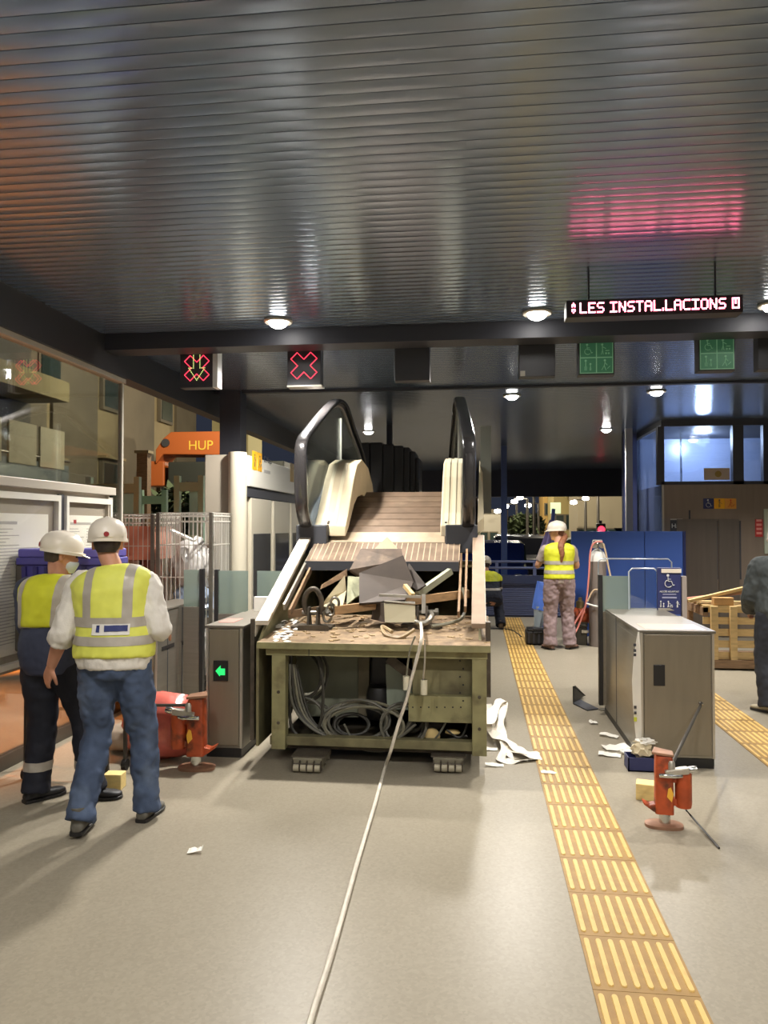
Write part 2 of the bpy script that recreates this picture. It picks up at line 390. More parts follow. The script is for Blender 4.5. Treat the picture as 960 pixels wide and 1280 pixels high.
lamp('SPOT', 'added_floor_spot', V((2.21, 9.85, CZ - .075)), 220, (1, .95, .88), None, .12, 52, .5, target=(1.2, 3.6, 0))  # second added spot, thrown forward from the lift-side downlight
q = W(380, 459, Z=CZ - .06)
downlight(q.x, q.y, 'added round ceiling light, hidden behind the plain red cross sign', 420, cone=168)  # unseen lamp added to brighten the left gates and cages
downlight(4.1, 6.15, 'added round ceiling light, unseen right of the frame in the beam row', 220, cone=130)  # unseen lamp added to brighten the right side
downlight(4.1, 9.9, 'added round ceiling light, unseen right of the frame in front of the lift', 300, cone=130)  # unseen lamp added to brighten the lift front
downlight(2.2, 13.6, 'farthest round ceiling light, behind the lift corner', 260)
downlight(-1.9, 13.4, 'farthest round ceiling light, behind the ticket machine', 240, cone=165)

# ------------------------------------------------------------------ hanging signs under the beam
SY = 6.70
def sign_box(name, px0, px1, py0, py1, label, cat, group=None, body='dark', depth=0.12):
    a, b = W(px0, py1, Y=SY), W(px1, py0, Y=SY)
    t = thing(name, V(((a.x + b.x) / 2, SY + depth / 2, a.z)), label, cat, group)
    MB().box(a.x, b.x, SY, SY + depth, a.z, b.z).build('housing', M[body], t, bevel=0.004)
    MB().box((a.x + b.x) / 2 - 0.02, (a.x + b.x) / 2 + 0.02, SY + depth / 2, SY + depth / 2 + 0.03, b.z, 3.28).build('hanger', M['steel_d'], t)
    return t, a, b
def cross_outline(c, h, wd, y):
    k = wd / math.sqrt(2); q = []
    for ang in (0, 90, 180, 270):
        rot = lambda x, z: V((c.x + x * math.cos(R(ang)) - z * math.sin(R(ang)), y, c.z + x * math.sin(R(ang)) + z * math.cos(R(ang))))
        q += [rot(k, 0), rot(h, h - k), rot(h - k, h)]
    return q
def led_line(P, r=0.0026, closed=True):
    m = MB(); n = len(P)
    for i in range(n if closed else n - 1): m.bar(P[i], P[(i + 1) % n], r * 2)
    return m
t, a, b = sign_box('lane_signal', 225, 266, 438, 485, 'lane signal left of the escalator showing a red cross overlaid with a green arrow', 'sign', 'lane signals over the gates')
cx = V(((a.x + b.x) / 2 + 0.005, 0, (a.z + b.z) / 2 + 0.01))
led_line(cross_outline(cx, 0.115, 0.075, SY - 0.004)).build('red_cross', M['red_em'], t)
ar = MB(); P = [(-.03, .13), (.03, .13), (.03, .0), (.075, .0), (0, -.11), (-.075, .0), (-.03, .0)]
for i in range(len(P)):
    p, q = P[i], P[(i + 1) % len(P)]; L = math.dist(p, q); n = max(2, int(L / 0.014))
    for j in range(n):
        x, z = p[0] + (q[0] - p[0]) * j / n, p[1] + (q[1] - p[1]) * j / n
        ar.ball((cx.x + x, SY - 0.006, cx.z + z), 0.0045, n=6, m=4)
ar.build('arrow_lights', M['amber_em'], t)
MB().box(b.x, b.x + 0.045, SY + 0.0, SY + 0.12, a.z, b.z).build('side_cheek', M['white'], t)
t, a, b = sign_box('lane_signal', 359, 401, 435, 482, 'lane signal above the left balustrade showing a plain red cross', 'sign', 'lane signals over the gates')
cx = V(((a.x + b.x) / 2, 0, (a.z + b.z) / 2 + 0.01))
led_line(cross_outline(cx, 0.118, 0.08, SY - 0.004)).build('red_cross', M['red_em'], t)
MB().box(a.x, b.x + 0.01, SY - 0.01, SY + 0.12, a.z - 0.014, a.z).build('bottom_lip', M['alu'], t)
sign_box('blank_signal', 493, 537, 432, 476, 'unlit dark signal box above the middle of the escalator', 'sign', 'unlit signal boxes')
t, a, b = sign_box('blank_signal', 649, 694, 427, 471, 'unlit dark signal box right of the escalator with a scuffed, light-caught lower corner', 'sign', 'unlit signal boxes')
MB().box(a.x + 0.01, a.x + 0.05, SY - 0.004, SY, a.z + 0.005, a.z + 0.05).build('scuffed_lit_corner', M['steel'], t)  # scuff with the grazing lamp light put into its pale steel patch
t, a, b = sign_box('blank_signal', 948, 1000, 412, 462, 'unlit dark signal box cut by the right edge of the photo', 'sign', 'unlit signal boxes')
# pictograms (drawn in X-Z, facing the camera); unit box 1 x 1
def picto(kind, c, s, y, m=None):
    m = m or MB(); c = V(c)
    def d(x, z, r): m.lathe((c.x + x * s, y, c.z + z * s), [(r * s, 0), (r * s, 0.003)], 10, (0, -1, 0))
    def l(*P, w=0.09):
        for p, q in zip(P[:-1], P[1:]):
            m.bar((c.x + p[0] * s, y, c.z + p[1] * s), (c.x + q[0] * s, y, c.z + q[1] * s), w * s, 0.004)
    if kind == 'wheelchair':
        d(-.08, .4, .09); l((-.08, .28), (-.06, 0), (.16, 0), (.26, -.28), (.36, -.24)); l((-.06, .14), (.12, .14), w=.07)
        l(*[(-.03 + .25 * math.cos(R(q)), -.16 + .25 * math.sin(R(q))) for q in range(110, 350, 30)], w=.07)
    elif kind == 'pram':
        d(-.2, .38, .09); l((-.2, .26), (-.18, -.05), w=.14); l((-.18, -.05), (-.12, -.42)); l((-.18, -.05), (-.28, -.42)); l((-.18, .2), (.1, .05), w=.07)
        l((.05, -.12), (.36, -.12), w=.18); d(.1, -.34, .08); d(.32, -.34, .08)
    elif kind == 'family':
        d(-.2, .38, .09); l((-.2, .26), (-.2, -.1), w=.2); l((-.26, -.1), (-.26, -.42)); l((-.14, -.1), (-.14, -.42))
        d(.18, .1, .08); l((.18, .0), (.18, -.2), w=.15); l((.14, -.2), (.14, -.42), w=.07); l((.22, -.2), (.22, -.42), w=.07)
    elif kind == 'luggage':
        d(.0, .38, .09); l((.02, .26), (-.05, -.06), w=.15); l((-.05, -.06), (.1, -.42)); l((-.05, -.06), (-.25, -.4)); l((.02, .18), (.2, -.02), w=.07)
        l((.2, -.3), (.4, -.1), w=.2)
    else:
        d(0, .38, .09); l((0, .26), (0, -.08), w=.18); l((-.05, -.08), (-.05, -.42)); l((.05, -.08), (.05, -.42)); l((-.18, .2), (.18, .2), w=.07); l((.1, .1), (.3, -.05), w=.06)
    return m
for px0, px1, py0, py1, lab in ((723, 768, 425, 469, 'green four-pictogram priority sign below the left half of the red text display'),
                                (873, 919, 419, 464, 'green four-pictogram priority sign below the right end of the red text display')):
    t, a, b = sign_box('pictogram_sign', px0, px1, py0, py1, lab, 'sign', 'green pictogram signs over the gates')
    g = MB(); x0, x1, z0, z1 = a.x + .012, b.x - .012, a.z + .012, b.z - .012; xm, zm = (x0 + x1) / 2, (z0 + z1) / 2
    MB().box(x0, x1, SY - 0.004, SY, z0, z1).build('panel', mat('green_sign', S(62, 112, 84), 0.5, emit=S(62, 118, 84), estr=0.18), t)
    for q in ((x0, x1, z0, z0 + .007), (x0, x1, z1 - .007, z1), (x0, x1, zm - .004, zm + .004)): g.box(q[0], q[1], SY - .007, SY - .004, q[2], q[3])
    for q in ((x0, x0 + .007), (x1 - .007, x1), (xm - .004, xm + .004)): g.box(q[0], q[1], SY - .007, SY - .004, z0, z1)
    g.build('frame', mat('pale_green_line', S(128, 172, 140), 0.5, emit=S(110, 160, 120), estr=0.2), t)
    pg = MB(); q = (x1 - x0) / 4
    for kind, x, z in (('wheelchair', x0 + q, zm + q), ('pram', x1 - q, zm + q), ('family', x0 + q, z0 + q), ('luggage', x1 - q, z0 + q)):
        picto(kind, (x, 0, z), q * 1.5, SY - .006, pg)
    pg.build('pictogram', MATS['pale_green_line'], t)

# ------------------------------------------------------------------ red text display
FONT = {
 'L': ['10000', '10000', '10000', '10000', '10000', '10000', '11111'], 'E': ['11111', '10000', '10000', '11110', '10000', '10000', '11111'],
 'S': ['01111', '10000', '10000', '01110', '00001', '00001', '11110'], 'I': ['11111', '00100', '00100', '00100', '00100', '00100', '11111'],
 'N': ['10001', '11001', '11001', '10101', '10011', '10011', '10001'], 'T': ['11111', '00100', '00100', '00100', '00100', '00100', '00100'],
 'A': ['01110', '10001', '10001', '11111', '10001', '10001', '10001'], 'C': ['01111', '10000', '10000', '10000', '10000', '10000', '01111'],
 'O': ['01110', '10001', '10001', '10001', '10001', '10001', '01110'], 'U': ['10001', '10001', '10001', '10001', '10001', '10001', '01110'],
 '.': ['0', '0', '0', '0', '0', '1', '1'], ' ': ['00'] * 7}
DY = 5.07
a, b = W(708, 397, Y=DY), W(929, 368, Y=DY)
t = thing('text_display', V(((a.x + b.x) / 2, DY, a.z)), 'long black display with red dot letters hanging from the slatted ceiling', 'display')
MB().box(a.x, b.x, DY, DY + 0.13, a.z, b.z).build('housing', mat('display_black', S(30, 26, 28), 0.4), t, bevel=0.003)
for x in (a.x + .15, b.x - .15): MB().box(x - .006, x + .006, DY + .06, DY + .07, b.z, CZ + .01).build('hanger', M['charcoal'], t)
msg = 'LES INSTAL.LACIONS'; colx = 0; letters = []
for ch in msg:
    g = FONT[ch]; cells = [(colx + c_, r_) for r_, row in enumerate(g) for c_, v in enumerate(row) if v == '1']
    if cells: letters.append(cells)
    colx += len(g[0]) + 1
colx += 3
letters.append([(colx + c_, r_) for r_, row in enumerate(['11111', '10101', '10101', '10101', '10001', '10001', '11111']) for c_, v in enumerate(row) if v == '1'])
tot = colx + 5; wx0 = a.x + 0.085; wx1 = b.x - 0.022; ps = (wx1 - wx0) / tot; hz = (b.z - a.z) * 0.62 / 7; zt = b.z - (b.z - a.z) * 0.17
for cells in letters:
    m = MB()
    for c_, r_ in cells:
        x = wx0 + c_ * ps; z = zt - r_ * hz; m.box(x, x + ps * .86, DY - .003, DY, z - hz * .86, z)
    m.build('letter', M['text_em'], t)
for sym in (((1, 0), (0, 1), (2, 1), (0, 2), (1, 1), (2, 2)), ((0, 4), (1, 4), (2, 4), (0, 5), (2, 5), (1, 6))):
    m = MB()
    for c_, r_ in sym:
        x = a.x + .034 + c_ * ps * .9; z = zt - r_ * hz; m.box(x, x + ps * .7, DY - .003, DY, z - hz * .7, z)
    m.build('symbol', M['text_em'], t)
# ------------------------------------------------------------------ street and buildings outside (left)
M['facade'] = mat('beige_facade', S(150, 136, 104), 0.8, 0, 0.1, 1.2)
M['facade_d'] = mat('facade_dark_grey', S(104, 96, 80), 0.8, 0, 0.1, 1.2)  # darker grey for wall panels, window frames and parapets
M['win_dark'] = mat('dark_window', S(46, 58, 56), 0.15)
b = thing('apartment_building', V((-11.2, 22, -.13)), 'beige rendered building behind the left glass wall with shuttered windows', 'building')
MB().box(-13.1, -11.2, 17.0, 29.6, -.13, 12).build('wall', M['facade'], b)
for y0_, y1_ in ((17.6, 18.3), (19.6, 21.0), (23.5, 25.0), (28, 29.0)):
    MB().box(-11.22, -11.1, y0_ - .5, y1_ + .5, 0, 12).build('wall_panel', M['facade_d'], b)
for y_, z_ in ((18.9, 2.7), (22.3, 3.0), (18.9, 6.0), (26.5, 3.2), (26.5, 6.2), (22.3, 6.0)):
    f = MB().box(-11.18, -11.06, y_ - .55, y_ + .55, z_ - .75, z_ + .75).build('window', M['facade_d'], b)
    MB().box(-11.07, -11.04, y_ - .45, y_ + .45, z_ - .65, z_ + .65).build('pane', M['win_dark'], f)
    MB().box(-11.2, -10.9, y_ - .65, y_ + .65, z_ + .78, z_ + .86).build('sill', M['facade'], f)
b = thing('balcony_building', V((-10, 12, -.13)), 'building with a deep dark balcony seen through the left glass pane', 'building')
MB().box(-13, -10.2, 7, 16.6, -.13, 10).build('wall', mat('deep_grey_wall', S(70, 66, 60), 0.8), b)
MB().box(-10.2, -9.2, 7, 16.5, 4.55, 5.0).build('balcony_slab', mat('yellowish_slab', S(134, 122, 80), 0.8), b)
MB().box(-10.2, -9.2, 7, 16.5, 1.95, 2.15).build('balcony_slab', M['facade_d'], b)
MB().box(-9.26, -9.2, 7, 16.5, 2.15, 3.1).build('parapet', mat('teal_dark_panel', S(62, 74, 76), 0.4), b)
for y_ in (13.0, 14.2, 15.3): MB().box(-9.22, -9.17, y_, y_ + .95, 3.0, 3.85).build('awning_panel', mat('pale_cloth', S(176, 170, 146), 0.8, 0, 0.05), b)
MB().tube([(-9.2, 7, 3.2), (-9.2, 16.5, 3.2)], .03).build('rail', M['steel_d'], b)
# orange loader boom above dark trees
p0, p1 = W(204, 543, Y=24), W(301, 571, Y=24)
t = thing('crane_truck', V(((p0.x + p1.x) / 2, 24, -.13)), 'orange crane truck with lettered boom parked behind the dark column', 'truck')
MB().prism([(p0.x, 23.4, p1.z - .25), (p0.x + .25, 23.4, p1.z + .05), (p1.x, 23.4, p1.z), (p1.x, 23.4, p0.z), (p0.x + .5, 23.4, p0.z), (p0.x + .25, 23.4, p0.z - .2), (p0.x, 23.4, p1.z + .2)], (0, 1.1, 0)).build('boom', mat('crane_orange', S(176, 94, 44), 0.5), t, bevel=.03)
MB().box(p0.x - .4, p0.x + .25, 23.5, 24.4, p1.z - .95, p1.z - .15).build('boom_head', MATS['crane_orange'], t, bevel=.04)
MB().box(p0.x + .45, p1.x + 1.6, 23.3, 24.7, .5, p1.z - .2).build('body', mat('truck_dark', S(44, 48, 44), 0.6), t, bevel=.05)
for x_ in (p0.x + .9, p1.x - .2, p1.x + 1.1): MB().lathe((x_, 23.2, .37), [(.02, 0), (.5, 0), (.5, .3), (.02, .3)], 18, (0, 1, 0)).build('wheel', M['black'], t, smooth=40)
MB().lathe((p0.x + .35, 23.38, p0.z - .35), [(.01, 0), (.13, 0), (.13, .05), (.01, .05)], 14, (0, -1, 0)).build('pivot_pin', M['dark'], t)
text('HUP', 'lettering', mat('letter_yellow', S(236, 196, 70), 0.6), (W(238, 0, Y=23.38).x, 23.38, p1.z + .18), .42, t)
def tree(x, y, h, r, label, c=(52, 66, 40), seed=1):
    t = thing('tree', V((x, y, -.13)), label, 'tree', 'trees along the street')
    rr = random.Random(seed); m = MB()
    MB().tube(catmull([(x, y, -.13), (x + .08, y, h * .35), (x, y + .1, h * .6), (x + .1, y, h * .85)], 4), cat1([.16, .12, .09, .04], 4), 8).build('trunk', M['wood_d'], t, smooth=True)
    for i in range(520):
        a, u = rr.uniform(0, 6.28), rr.uniform(-1, 1); q = r * rr.uniform(.35, 1) ** .5
        c_ = V((x + q * math.cos(a) * math.sqrt(1 - u * u), y + q * math.sin(a) * math.sqrt(1 - u * u), h * .68 + q * u * 1.1))
        d = V((rr.uniform(-1, 1), rr.uniform(-1, 1), rr.uniform(-.6, .6))).normalized(); n = basis(d)[0]; L = rr.uniform(.16, .34)
        m.add([c_ - d * L, c_ + n * L * .4, c_ + d * L, c_ - n * L * .4], [(0, 1, 2, 3)])
    f = m.build('foliage', mat('leaf_%d' % c[0], S(*c), 0.8), t); f['kind'] = 'stuff'
p = W(225, 590, Y=20); tree(p.x, 20, 2.9, .85, 'dark bushy tree under the orange crane boom', seed=2)
p = W(262, 605, Y=18); tree(p.x, 18, 2.6, .7, 'dark small tree directly behind the grey column', (44, 58, 42), seed=3)
# pale green metal shelters at the kerb
M['mint'] = mat('mint_metal', S(172, 204, 178), 0.5)
def shelter(px0, px1, y, py_top, label, pane=True):
    a, c = W(px0, py_top, Y=y), W(px1, py_top, Y=y)
    t = thing('shelter_frame', V(((a.x + c.x) / 2, y, -.13)), label, 'shelter', 'pale green shelter frames')
    for x_ in (a.x, c.x): MB().box(x_ - .05, x_ + .05, y - .05, y + .05, -.13, a.z + .12).build('post', M['mint'], t)
    for z_, h_ in ((a.z, .16), (a.z - .95, .1)): MB().box(a.x, c.x, y - .04, y + .04, z_ - h_, z_).build('rail', M['mint'], t)
    if pane: MB().box((a.x + c.x) / 2, c.x, y - .01, y + .01, .4, a.z - .16).build('pane', M['frost'], t)
    MB().box(a.x - .05, c.x + .05, y - .3, y + .3, -.14, -.04).build('foot_plate', M['mint'], t)
shelter(112, 172, 13.0, 605, 'pale green shelter frame rising behind the notice board end')
shelter(222, 252, 13.4, 603, 'pale green shelter frame beside the grey column')
shelter(176, 206, 14.6, 620, 'low pale green shelter frame between the two taller ones', False)
b = thing('red_brick_pier', V((W(180, 600, Y=16).x, 16, -.13)), 'slim brown pier standing in front of the beige building', 'pillar')
p = W(180, 567, Y=16); MB().box(p.x - .12, p.x + .12, 15.9, 16.1, -.13, p.z).build('shaft', M['wood_d'], b); MB().box(p.x - .16, p.x + .16, 15.86, 16.14, p.z, p.z + .06).build('cap', M['facade'], b)
p0 = W(283, 533, Y=30); b = thing('lit_building', V((p0.x, 31, -.13)), 'pale lit building glimpsed between the grey column and the ticket machine', 'building')
MB().box(p0.x - .6, p0.x + .9, 30, 32, -.13, 7).build('wall', mat('pale_lit_wall', S(196, 186, 138), 0.8), b)
MB().box(p0.x - .62, p0.x + .92, 29.95, 30, 3.95, 4.05).build('ledge', M['dark'], b); MB().box(p0.x + .25, p0.x + .32, 29.95, 30, 4.05, 7).build('seam', M['dark'], b)

# ------------------------------------------------------------------ notice board (left)
NX = -3.15
yb = W(137, 612, X=NX).y
t = thing('notice_board', V((NX, 5.0, 0)), 'grey framed two-panel notice board with white printed sheets beside the left glass wall', 'notice board')
M['frame_grey'] = mat('notice_frame', S(190, 182, 168), 0.4, 0.15)
MB().box(NX - .06, NX, 3.55, yb, .72, 2.01).build('back_panel', mat('notice_back', S(164, 154, 140), 0.5), t)
MB().box(NX - .08, NX + .05, 3.5, yb + .02, 1.98, 2.045).build('top_rail', M['frame_grey'], t, bevel=.004)
for y_ in (3.6, yb - .04): MB().box(NX - .05, NX + .03, y_ - .04, y_ + .04, 0, 1.96).build('leg', M['frame_grey'], t)
ym = W(74, 640, X=NX).y
MB().box(NX, NX + .02, ym - .035, ym + .035, .72, 1.955).build('mullion', M['dark'], t)
ins = mat('ink_grey', S(120, 116, 112), 0.7); pale_ink = mat('pale_ink', S(176, 172, 166), 0.7)
for k_, (ya, yc) in enumerate(((3.62, ym - .04), (ym + .04, yb - .02))):
    d = MB(); g = .035
    for q in ((ya, yc, 1.9, 1.945), (ya, yc, .75, .79)): d.box(NX, NX + .04, q[0], q[1], q[2], q[3])
    for q in (ya, yc - g): d.box(NX, NX + .04, q, q + g, .79, 1.9)
    dr = d.build('door', mat('silver_frame', S(226, 222, 210), 0.35, 0.15), t)
    MB().box(NX + .028, NX + .032, ya + g, yc - g, .79, 1.9).build('pane', M['notice_glass'], dr)
    if k_ == 0: sheets = ((ya + .3, ya + .72), (ya + .76, yc - .12)) if yc - ya > 1.2 else ((ya + .08, (ya + yc) / 2 - .02), ((ya + yc) / 2 + .02, yc - .1))
    else: sheets = ((ya + .06, yc - .1),)
    for j, (s0, s1) in enumerate(sheets):
        sh = MB().box(NX + .002, NX + .006, s0, s1, .84, 1.8).build('printed_sheet', M['paper'], t)
        ln = MB(); rr = random.Random(3 + j + k_)
        ln.box(NX + .006, NX + .0075, s0 + .05, s0 + .05 + (s1 - s0) * .55, 1.725, 1.745)
        z_ = 1.69
        while z_ > .9:
            n_ = 2 if k_ else 1
            for c_ in range(n_):
                w_ = (s1 - s0 - .08) / n_
                ln.box(NX + .006, NX + .0072, s0 + .03 + c_ * (w_ + .02), s0 + .03 + c_ * (w_ + .02) + w_ * rr.uniform(.45, .95), z_, z_ + .006)
            z_ -= .022
        ln.build('print_lines', pale_ink, sh)['kind'] = 'stuff'
        if k_: MB().box(NX + .006, NX + .008, s0 + .1, s0 + .14, 1.735, 1.765).build('red_mark', mat('red_ink', S(170, 40, 50), 0.6), sh)

# ------------------------------------------------------------------ containers, cages and odds and ends along the left wall
def wheel_pair(t, pts, r=.05):
    for p in pts: MB().lathe(V(p) + V((-.015, 0, r)), [(.008, 0), (r, 0), (r, .03), (.008, .03)], 14, (1, 0, 0)).build('wheel', M['black'], t, smooth=40)
def container(x0, x1, y0, y1, z0, h, label):
    t = thing('plastic_container', V(((x0 + x1) / 2, (y0 + y1) / 2, z0)), label, 'container', 'purple plastic containers on the trolley')
    m = MB(); ri = []
    for z, g in ((z0, .04), (h - .1, 0)): ri.append([V((x0 + g, y0 + g, z)), V((x1 - g, y0 + g, z)), V((x1 - g, y1 - g, z)), V((x0 + g, y1 - g, z))])
    m.rings(ri).build('body', M['purple'], t, bevel=.015)
    MB().box(x0 - .015, x1 + .015, y0 - .015, y1 + .015, h - .11, h - .06).build('rim', M['purple'], t, bevel=.008)
    MB().box(x0 - .008, x1 + .008, y0 - .008, y1 + .008, h - .06, h).build('lid', mat('purple_lid', S(88, 80, 160), 0.45), t, bevel=.012)
    for i in range(3):
        x = x0 + (x1 - x0) * (i + .5) / 3
        MB().bar((x, y0 + .034, z0 + .04), (x, y0 + .0, h - .12), .03, .03).build('rib', mat('purple_rib', S(54, 48, 116), 0.5), t)
TY = 4.93; TT = .86
a, c = W(24, 686, Y=TY), W(66, 686, Y=TY); container(a.x, c.x, TY, TY + .27, TT, a.z, 'purple plastic container at the far left behind the worker in navy trousers')
a, c = W(78, 686, Y=TY), W(134, 684, Y=TY); container(a.x, c.x, TY, TY + .27, TT, a.z, 'ribbed purple plastic container behind and between the two helmeted workers')
xr = c.x + .03; a, c = W(-14, 706, Y=TY), W(19, 706, Y=TY); xl = max(a.x - .02, -3.06)
t = thing('grey_box', V(((xl + c.x) / 2, TY + .13, TT)), 'dark grey metal box on the trolley at the left edge', 'box')
MB().box(xl, c.x, TY, TY + .25, TT, a.z).build('body', mat('trolley_grey', S(92, 86, 78), 0.5, 0.3), t, bevel=.01); MB().box(xl - .005, c.x + .005, TY - .005, TY + .255, a.z, a.z + .025).build('lid', M['steel_d'], t)
t = thing('metal_trolley', V(((xl + xr) / 2, TY, 0)), 'wire mesh trolley carrying the purple containers by the left glass wall', 'trolley')
MB().box(xl - .01, xr, TY - .02, TY + .29, TT - .03, TT).build('top', M['steel_d'], t)
for x_ in (xl + .02, xr - .02):
    for y_ in (TY, TY + .27): MB().bar((x_, y_, .08), (x_, y_, TT - .03), .022).build('leg', M['steel_d'], t)
g = MB()
for i in range(27): x_ = xl + (xr - xl) * i / 26; g.bar((x_, TY - .01, .62), (x_, TY - .01, TT - .03), .006)
g.build('mesh_side', M['alu'], t)['kind'] = 'stuff'
MB().box(xl, xr, TY - .02, TY + .0, .6, .625).build('rail', M['alu'], t)
wheel_pair(t, [(x_, y_, 0) for x_ in (xl + .02, xr - .02) for y_ in (TY, TY + .27)], .04)

M['wire'] = mat('galvanised_wire', S(212, 208, 198), 0.4, 0.2)
def cage(x0, x1, y0, y1, h, label, n=11, rows=(1.0,), posts=True):
    t = thing('roll_cage', V(((x0 + x1) / 2, (y0 + y1) / 2, 0)), label, 'roll cage', 'wire roll cages left of the gates')
    for x_, y_ in ((x0, y0), (x1, y0), (x0, y1), (x1, y1)): MB().bar((x_, y_, .12), (x_, y_, h), .035).build('post', M['steel'], t)
    MB().box(x0, x1, y0, y1, .12, .17).build('base', M['steel_d'], t)
    for nm, P, Q, num in (('front_mesh', (x0, y0), (x1, y0), n), ('back_mesh', (x0, y1), (x1, y1), n), ('side_mesh', (x0, y0), (x0, y1), n), ('side_mesh', (x1, y0), (x1, y1), n)):
        m = MB()
        for i in range(1, num):
            f = i / num; q = V((P[0] + (Q[0] - P[0]) * f, P[1] + (Q[1] - P[1]) * f, 0)); m.bar(q + V((0, 0, .17)), q + V((0, 0, h)), .007)
        for z_ in [.17 + (h - .17) * i / 5 for i in range(1, 6)]: m.bar((P[0], P[1], z_), (Q[0], Q[1], z_), .009)
        for z_ in (h - .03, h - .09): m.bar((P[0], P[1], z_), (Q[0], Q[1], z_), .014)
        m.build(nm, M['wire'], t)['kind'] = 'stuff'
    wheel_pair(t, [(x_, y_, 0) for x_ in (x0 + .05, x1 - .05) for y_ in (y0 + .05, y1 - .05)], .055)
    return t
CY = 7.78
a, c = W(198, 641, Y=CY), W(264, 641, Y=CY); cage(a.x, c.x, CY, CY + .62, a.z, 'wire roll cage full of crumpled plastic bags behind the frosted gate flap', 12)
def lumpy(c, r, seed, sub=3, amp=.3, freq=3.0, sc_=(1, 1, 1)):
    bm = bmesh.new(); bmesh.ops.create_icosphere(bm, subdivisions=sub, radius=1)
    for v in bm.verts:
        q = v.co.copy(); n = noise.noise(q * freq + V((seed * 7.1, 0, 0))) + .5 * noise.noise(q * freq * 2.3 + V((seed, 3, 0)))
        v.co = V(c) + V((q.x * sc_[0], q.y * sc_[1], q.z * sc_[2])) * r * (1 + amp * n)
    m = MB(); m.add([v.co.copy() for v in bm.verts], [tuple(v.index for v in f.verts) for f in bm.faces]); bm.free(); return m
xm = (a.x + c.x) / 2
pb = mat('crumpled_clear_plastic', S(206, 202, 198), 0.25, 0, 0.12, 8, bump=.6, bscale=14)
lumpy((xm - .03, CY + .31, 1.3), .19, 1, sc_=(1.15, 1.1, 1.45)).build('plastic_bag', pb, smooth=60, label='crumpled pale plastic bag at the top of the roll cage', cat='bag', group='bags in the roll cage')
lumpy((xm, CY + .31, .9), .19, 2, sc_=(1.2, 1.2, 1)).build('plastic_bag', mat('bluish_plastic', S(150, 166, 190), 0.3, 0, 0.2, 8, bump=.6, bscale=14), smooth=60, label='bluish plastic bag in the middle of the roll cage', cat='bag', group='bags in the roll cage')
lumpy((xm, CY + .31, .42), .21, 3, sc_=(1.05, 1.1, 1.1)).build('plastic_bag', pb, smooth=60, label='lowest plastic bag on the roll cage floor', cat='bag', group='bags in the roll cage')
p, q = W(214, 663, Y=CY + .1), W(243, 676, Y=CY + .1)
MB().bar(p, q, .02, .1, up=(0, 1, 0)).build('board', M['white'], label='tilted white board leaning inside the roll cage', cat='board')
CY2 = 7.78
a2, c2 = W(143, 643, Y=CY2), W(191, 640, Y=CY2)
cage(a2.x, c2.x, CY2, CY2 + .7, a2.z, 'wire roll cage holding an orange crate, left of the bag-filled one', 8)
MB().box(a2.x + .06, c2.x - .05, CY2 + .06, CY2 + .6, 1.52, 1.56).build('crate_shelf', M['alu'], label='thin metal shelf inside the left roll cage', cat='shelf') if False else None
t = thing('orange_crate', V(((a2.x + c2.x) / 2, CY2 + .3, 1.36)), 'orange plastic crate at the top of the left roll cage', 'crate')
x0, x1, y0, y1 = a2.x + .05, c2.x - .04, CY2 + .08, CY2 + .6
M['crate'] = mat('orange_plastic', S(206, 136, 112), 0.5)
MB().box(x0, x1, y0, y1, 1.36, 1.385).build('floor_panel', M['crate'], t)
for q in ((x0, x1, y0, y0 + .02), (x0, x1, y1 - .02, y1), (x0, x0 + .02, y0, y1), (x1 - .02, x1, y0, y1)): MB().box(*q, 1.385, 1.72).build('side_panel', M['crate'], t)
for q, m_, lb in (((x0, x1 - .02, y0, y1, .17, .75), M['brown'], 'large brown box at the bottom of the left roll cage'), ((x0 + .02, x1 - .04, y0 + .03, y1 - .05, .75, 1.15), mat('red_brown_box', S(120, 62, 44), 0.4), 'red brown box in the middle of the left roll cage'),
                  ((x0 + .03, x0 + .17, y0 + .05, y1 - .1, 1.15, 1.355), M['alu'], 'small silver box directly under the orange crate'), ((x0 + .2, x1 - .05, y0 + .03, y1 - .1, 1.15, 1.355), MATS['red_brown_box'], 'small red brown box beside the silver one under the orange crate')):
    MB().box(*q).build('storage_box', m_, bevel=.01, label=lb, cat='box', group='boxes in the left roll cage')
# white cabinet with purple edge just left of the kiosk
a, c = W(259, 693, Y=9.9), W(289, 693, Y=9.9)
t = thing('white_cabinet', V(((a.x + c.x) / 2, 10, 0)), 'low white cabinet with a purple end panel between column and ticket machine', 'cabinet')
MB().box(a.x, c.x - .1, 9.9, 10.3, 0, a.z).build('body', M['white'], t); MB().box(c.x - .1, c.x, 9.89, 10.3, 0, a.z + .08).build('end_panel', M['purple'], t); MB().box(a.x - .03, c.x - .1, 9.87, 10.3, a.z, a.z + .04).build('top', M['dark'], t)

# ------------------------------------------------------------------ ticket machine wall unit
KX = -2.62
q = lambda px, py: W(px, py, X=KX)
y0, y1 = q(306, 600).y + .1, q(372, 620).y + .6
zt = q(306, 567).z
t = thing('ticket_machine', V((KX, y0, 0)), 'tall cream ticket machine unit with lit fascia left of the escalator', 'ticket machine')
M['cream'] = mat('cream_panel', S(206, 198, 178), 0.4); M['warmgrey'] = mat('warm_grey_panel', S(172, 162, 146), 0.42)
MB().box(KX - .5, KX - .04, y0 - .02, y1, 0, zt).build('body', M['warmgrey'], t, bevel=.01)
MB().lathe((KX - .1, y0 - .05, 0), [(.001, 0), (.105, 0), (.105, zt + .02), (.001, zt + .02)], 20).build('corner_column', M['cream'], t, smooth=40)
zf = q(306, 607).z
MB().box(KX - .04, KX + .02, y0, y1, zf, zt - .01).build('fascia', mat('fascia_white', S(226, 222, 210), 0.4), t, bevel=.006)
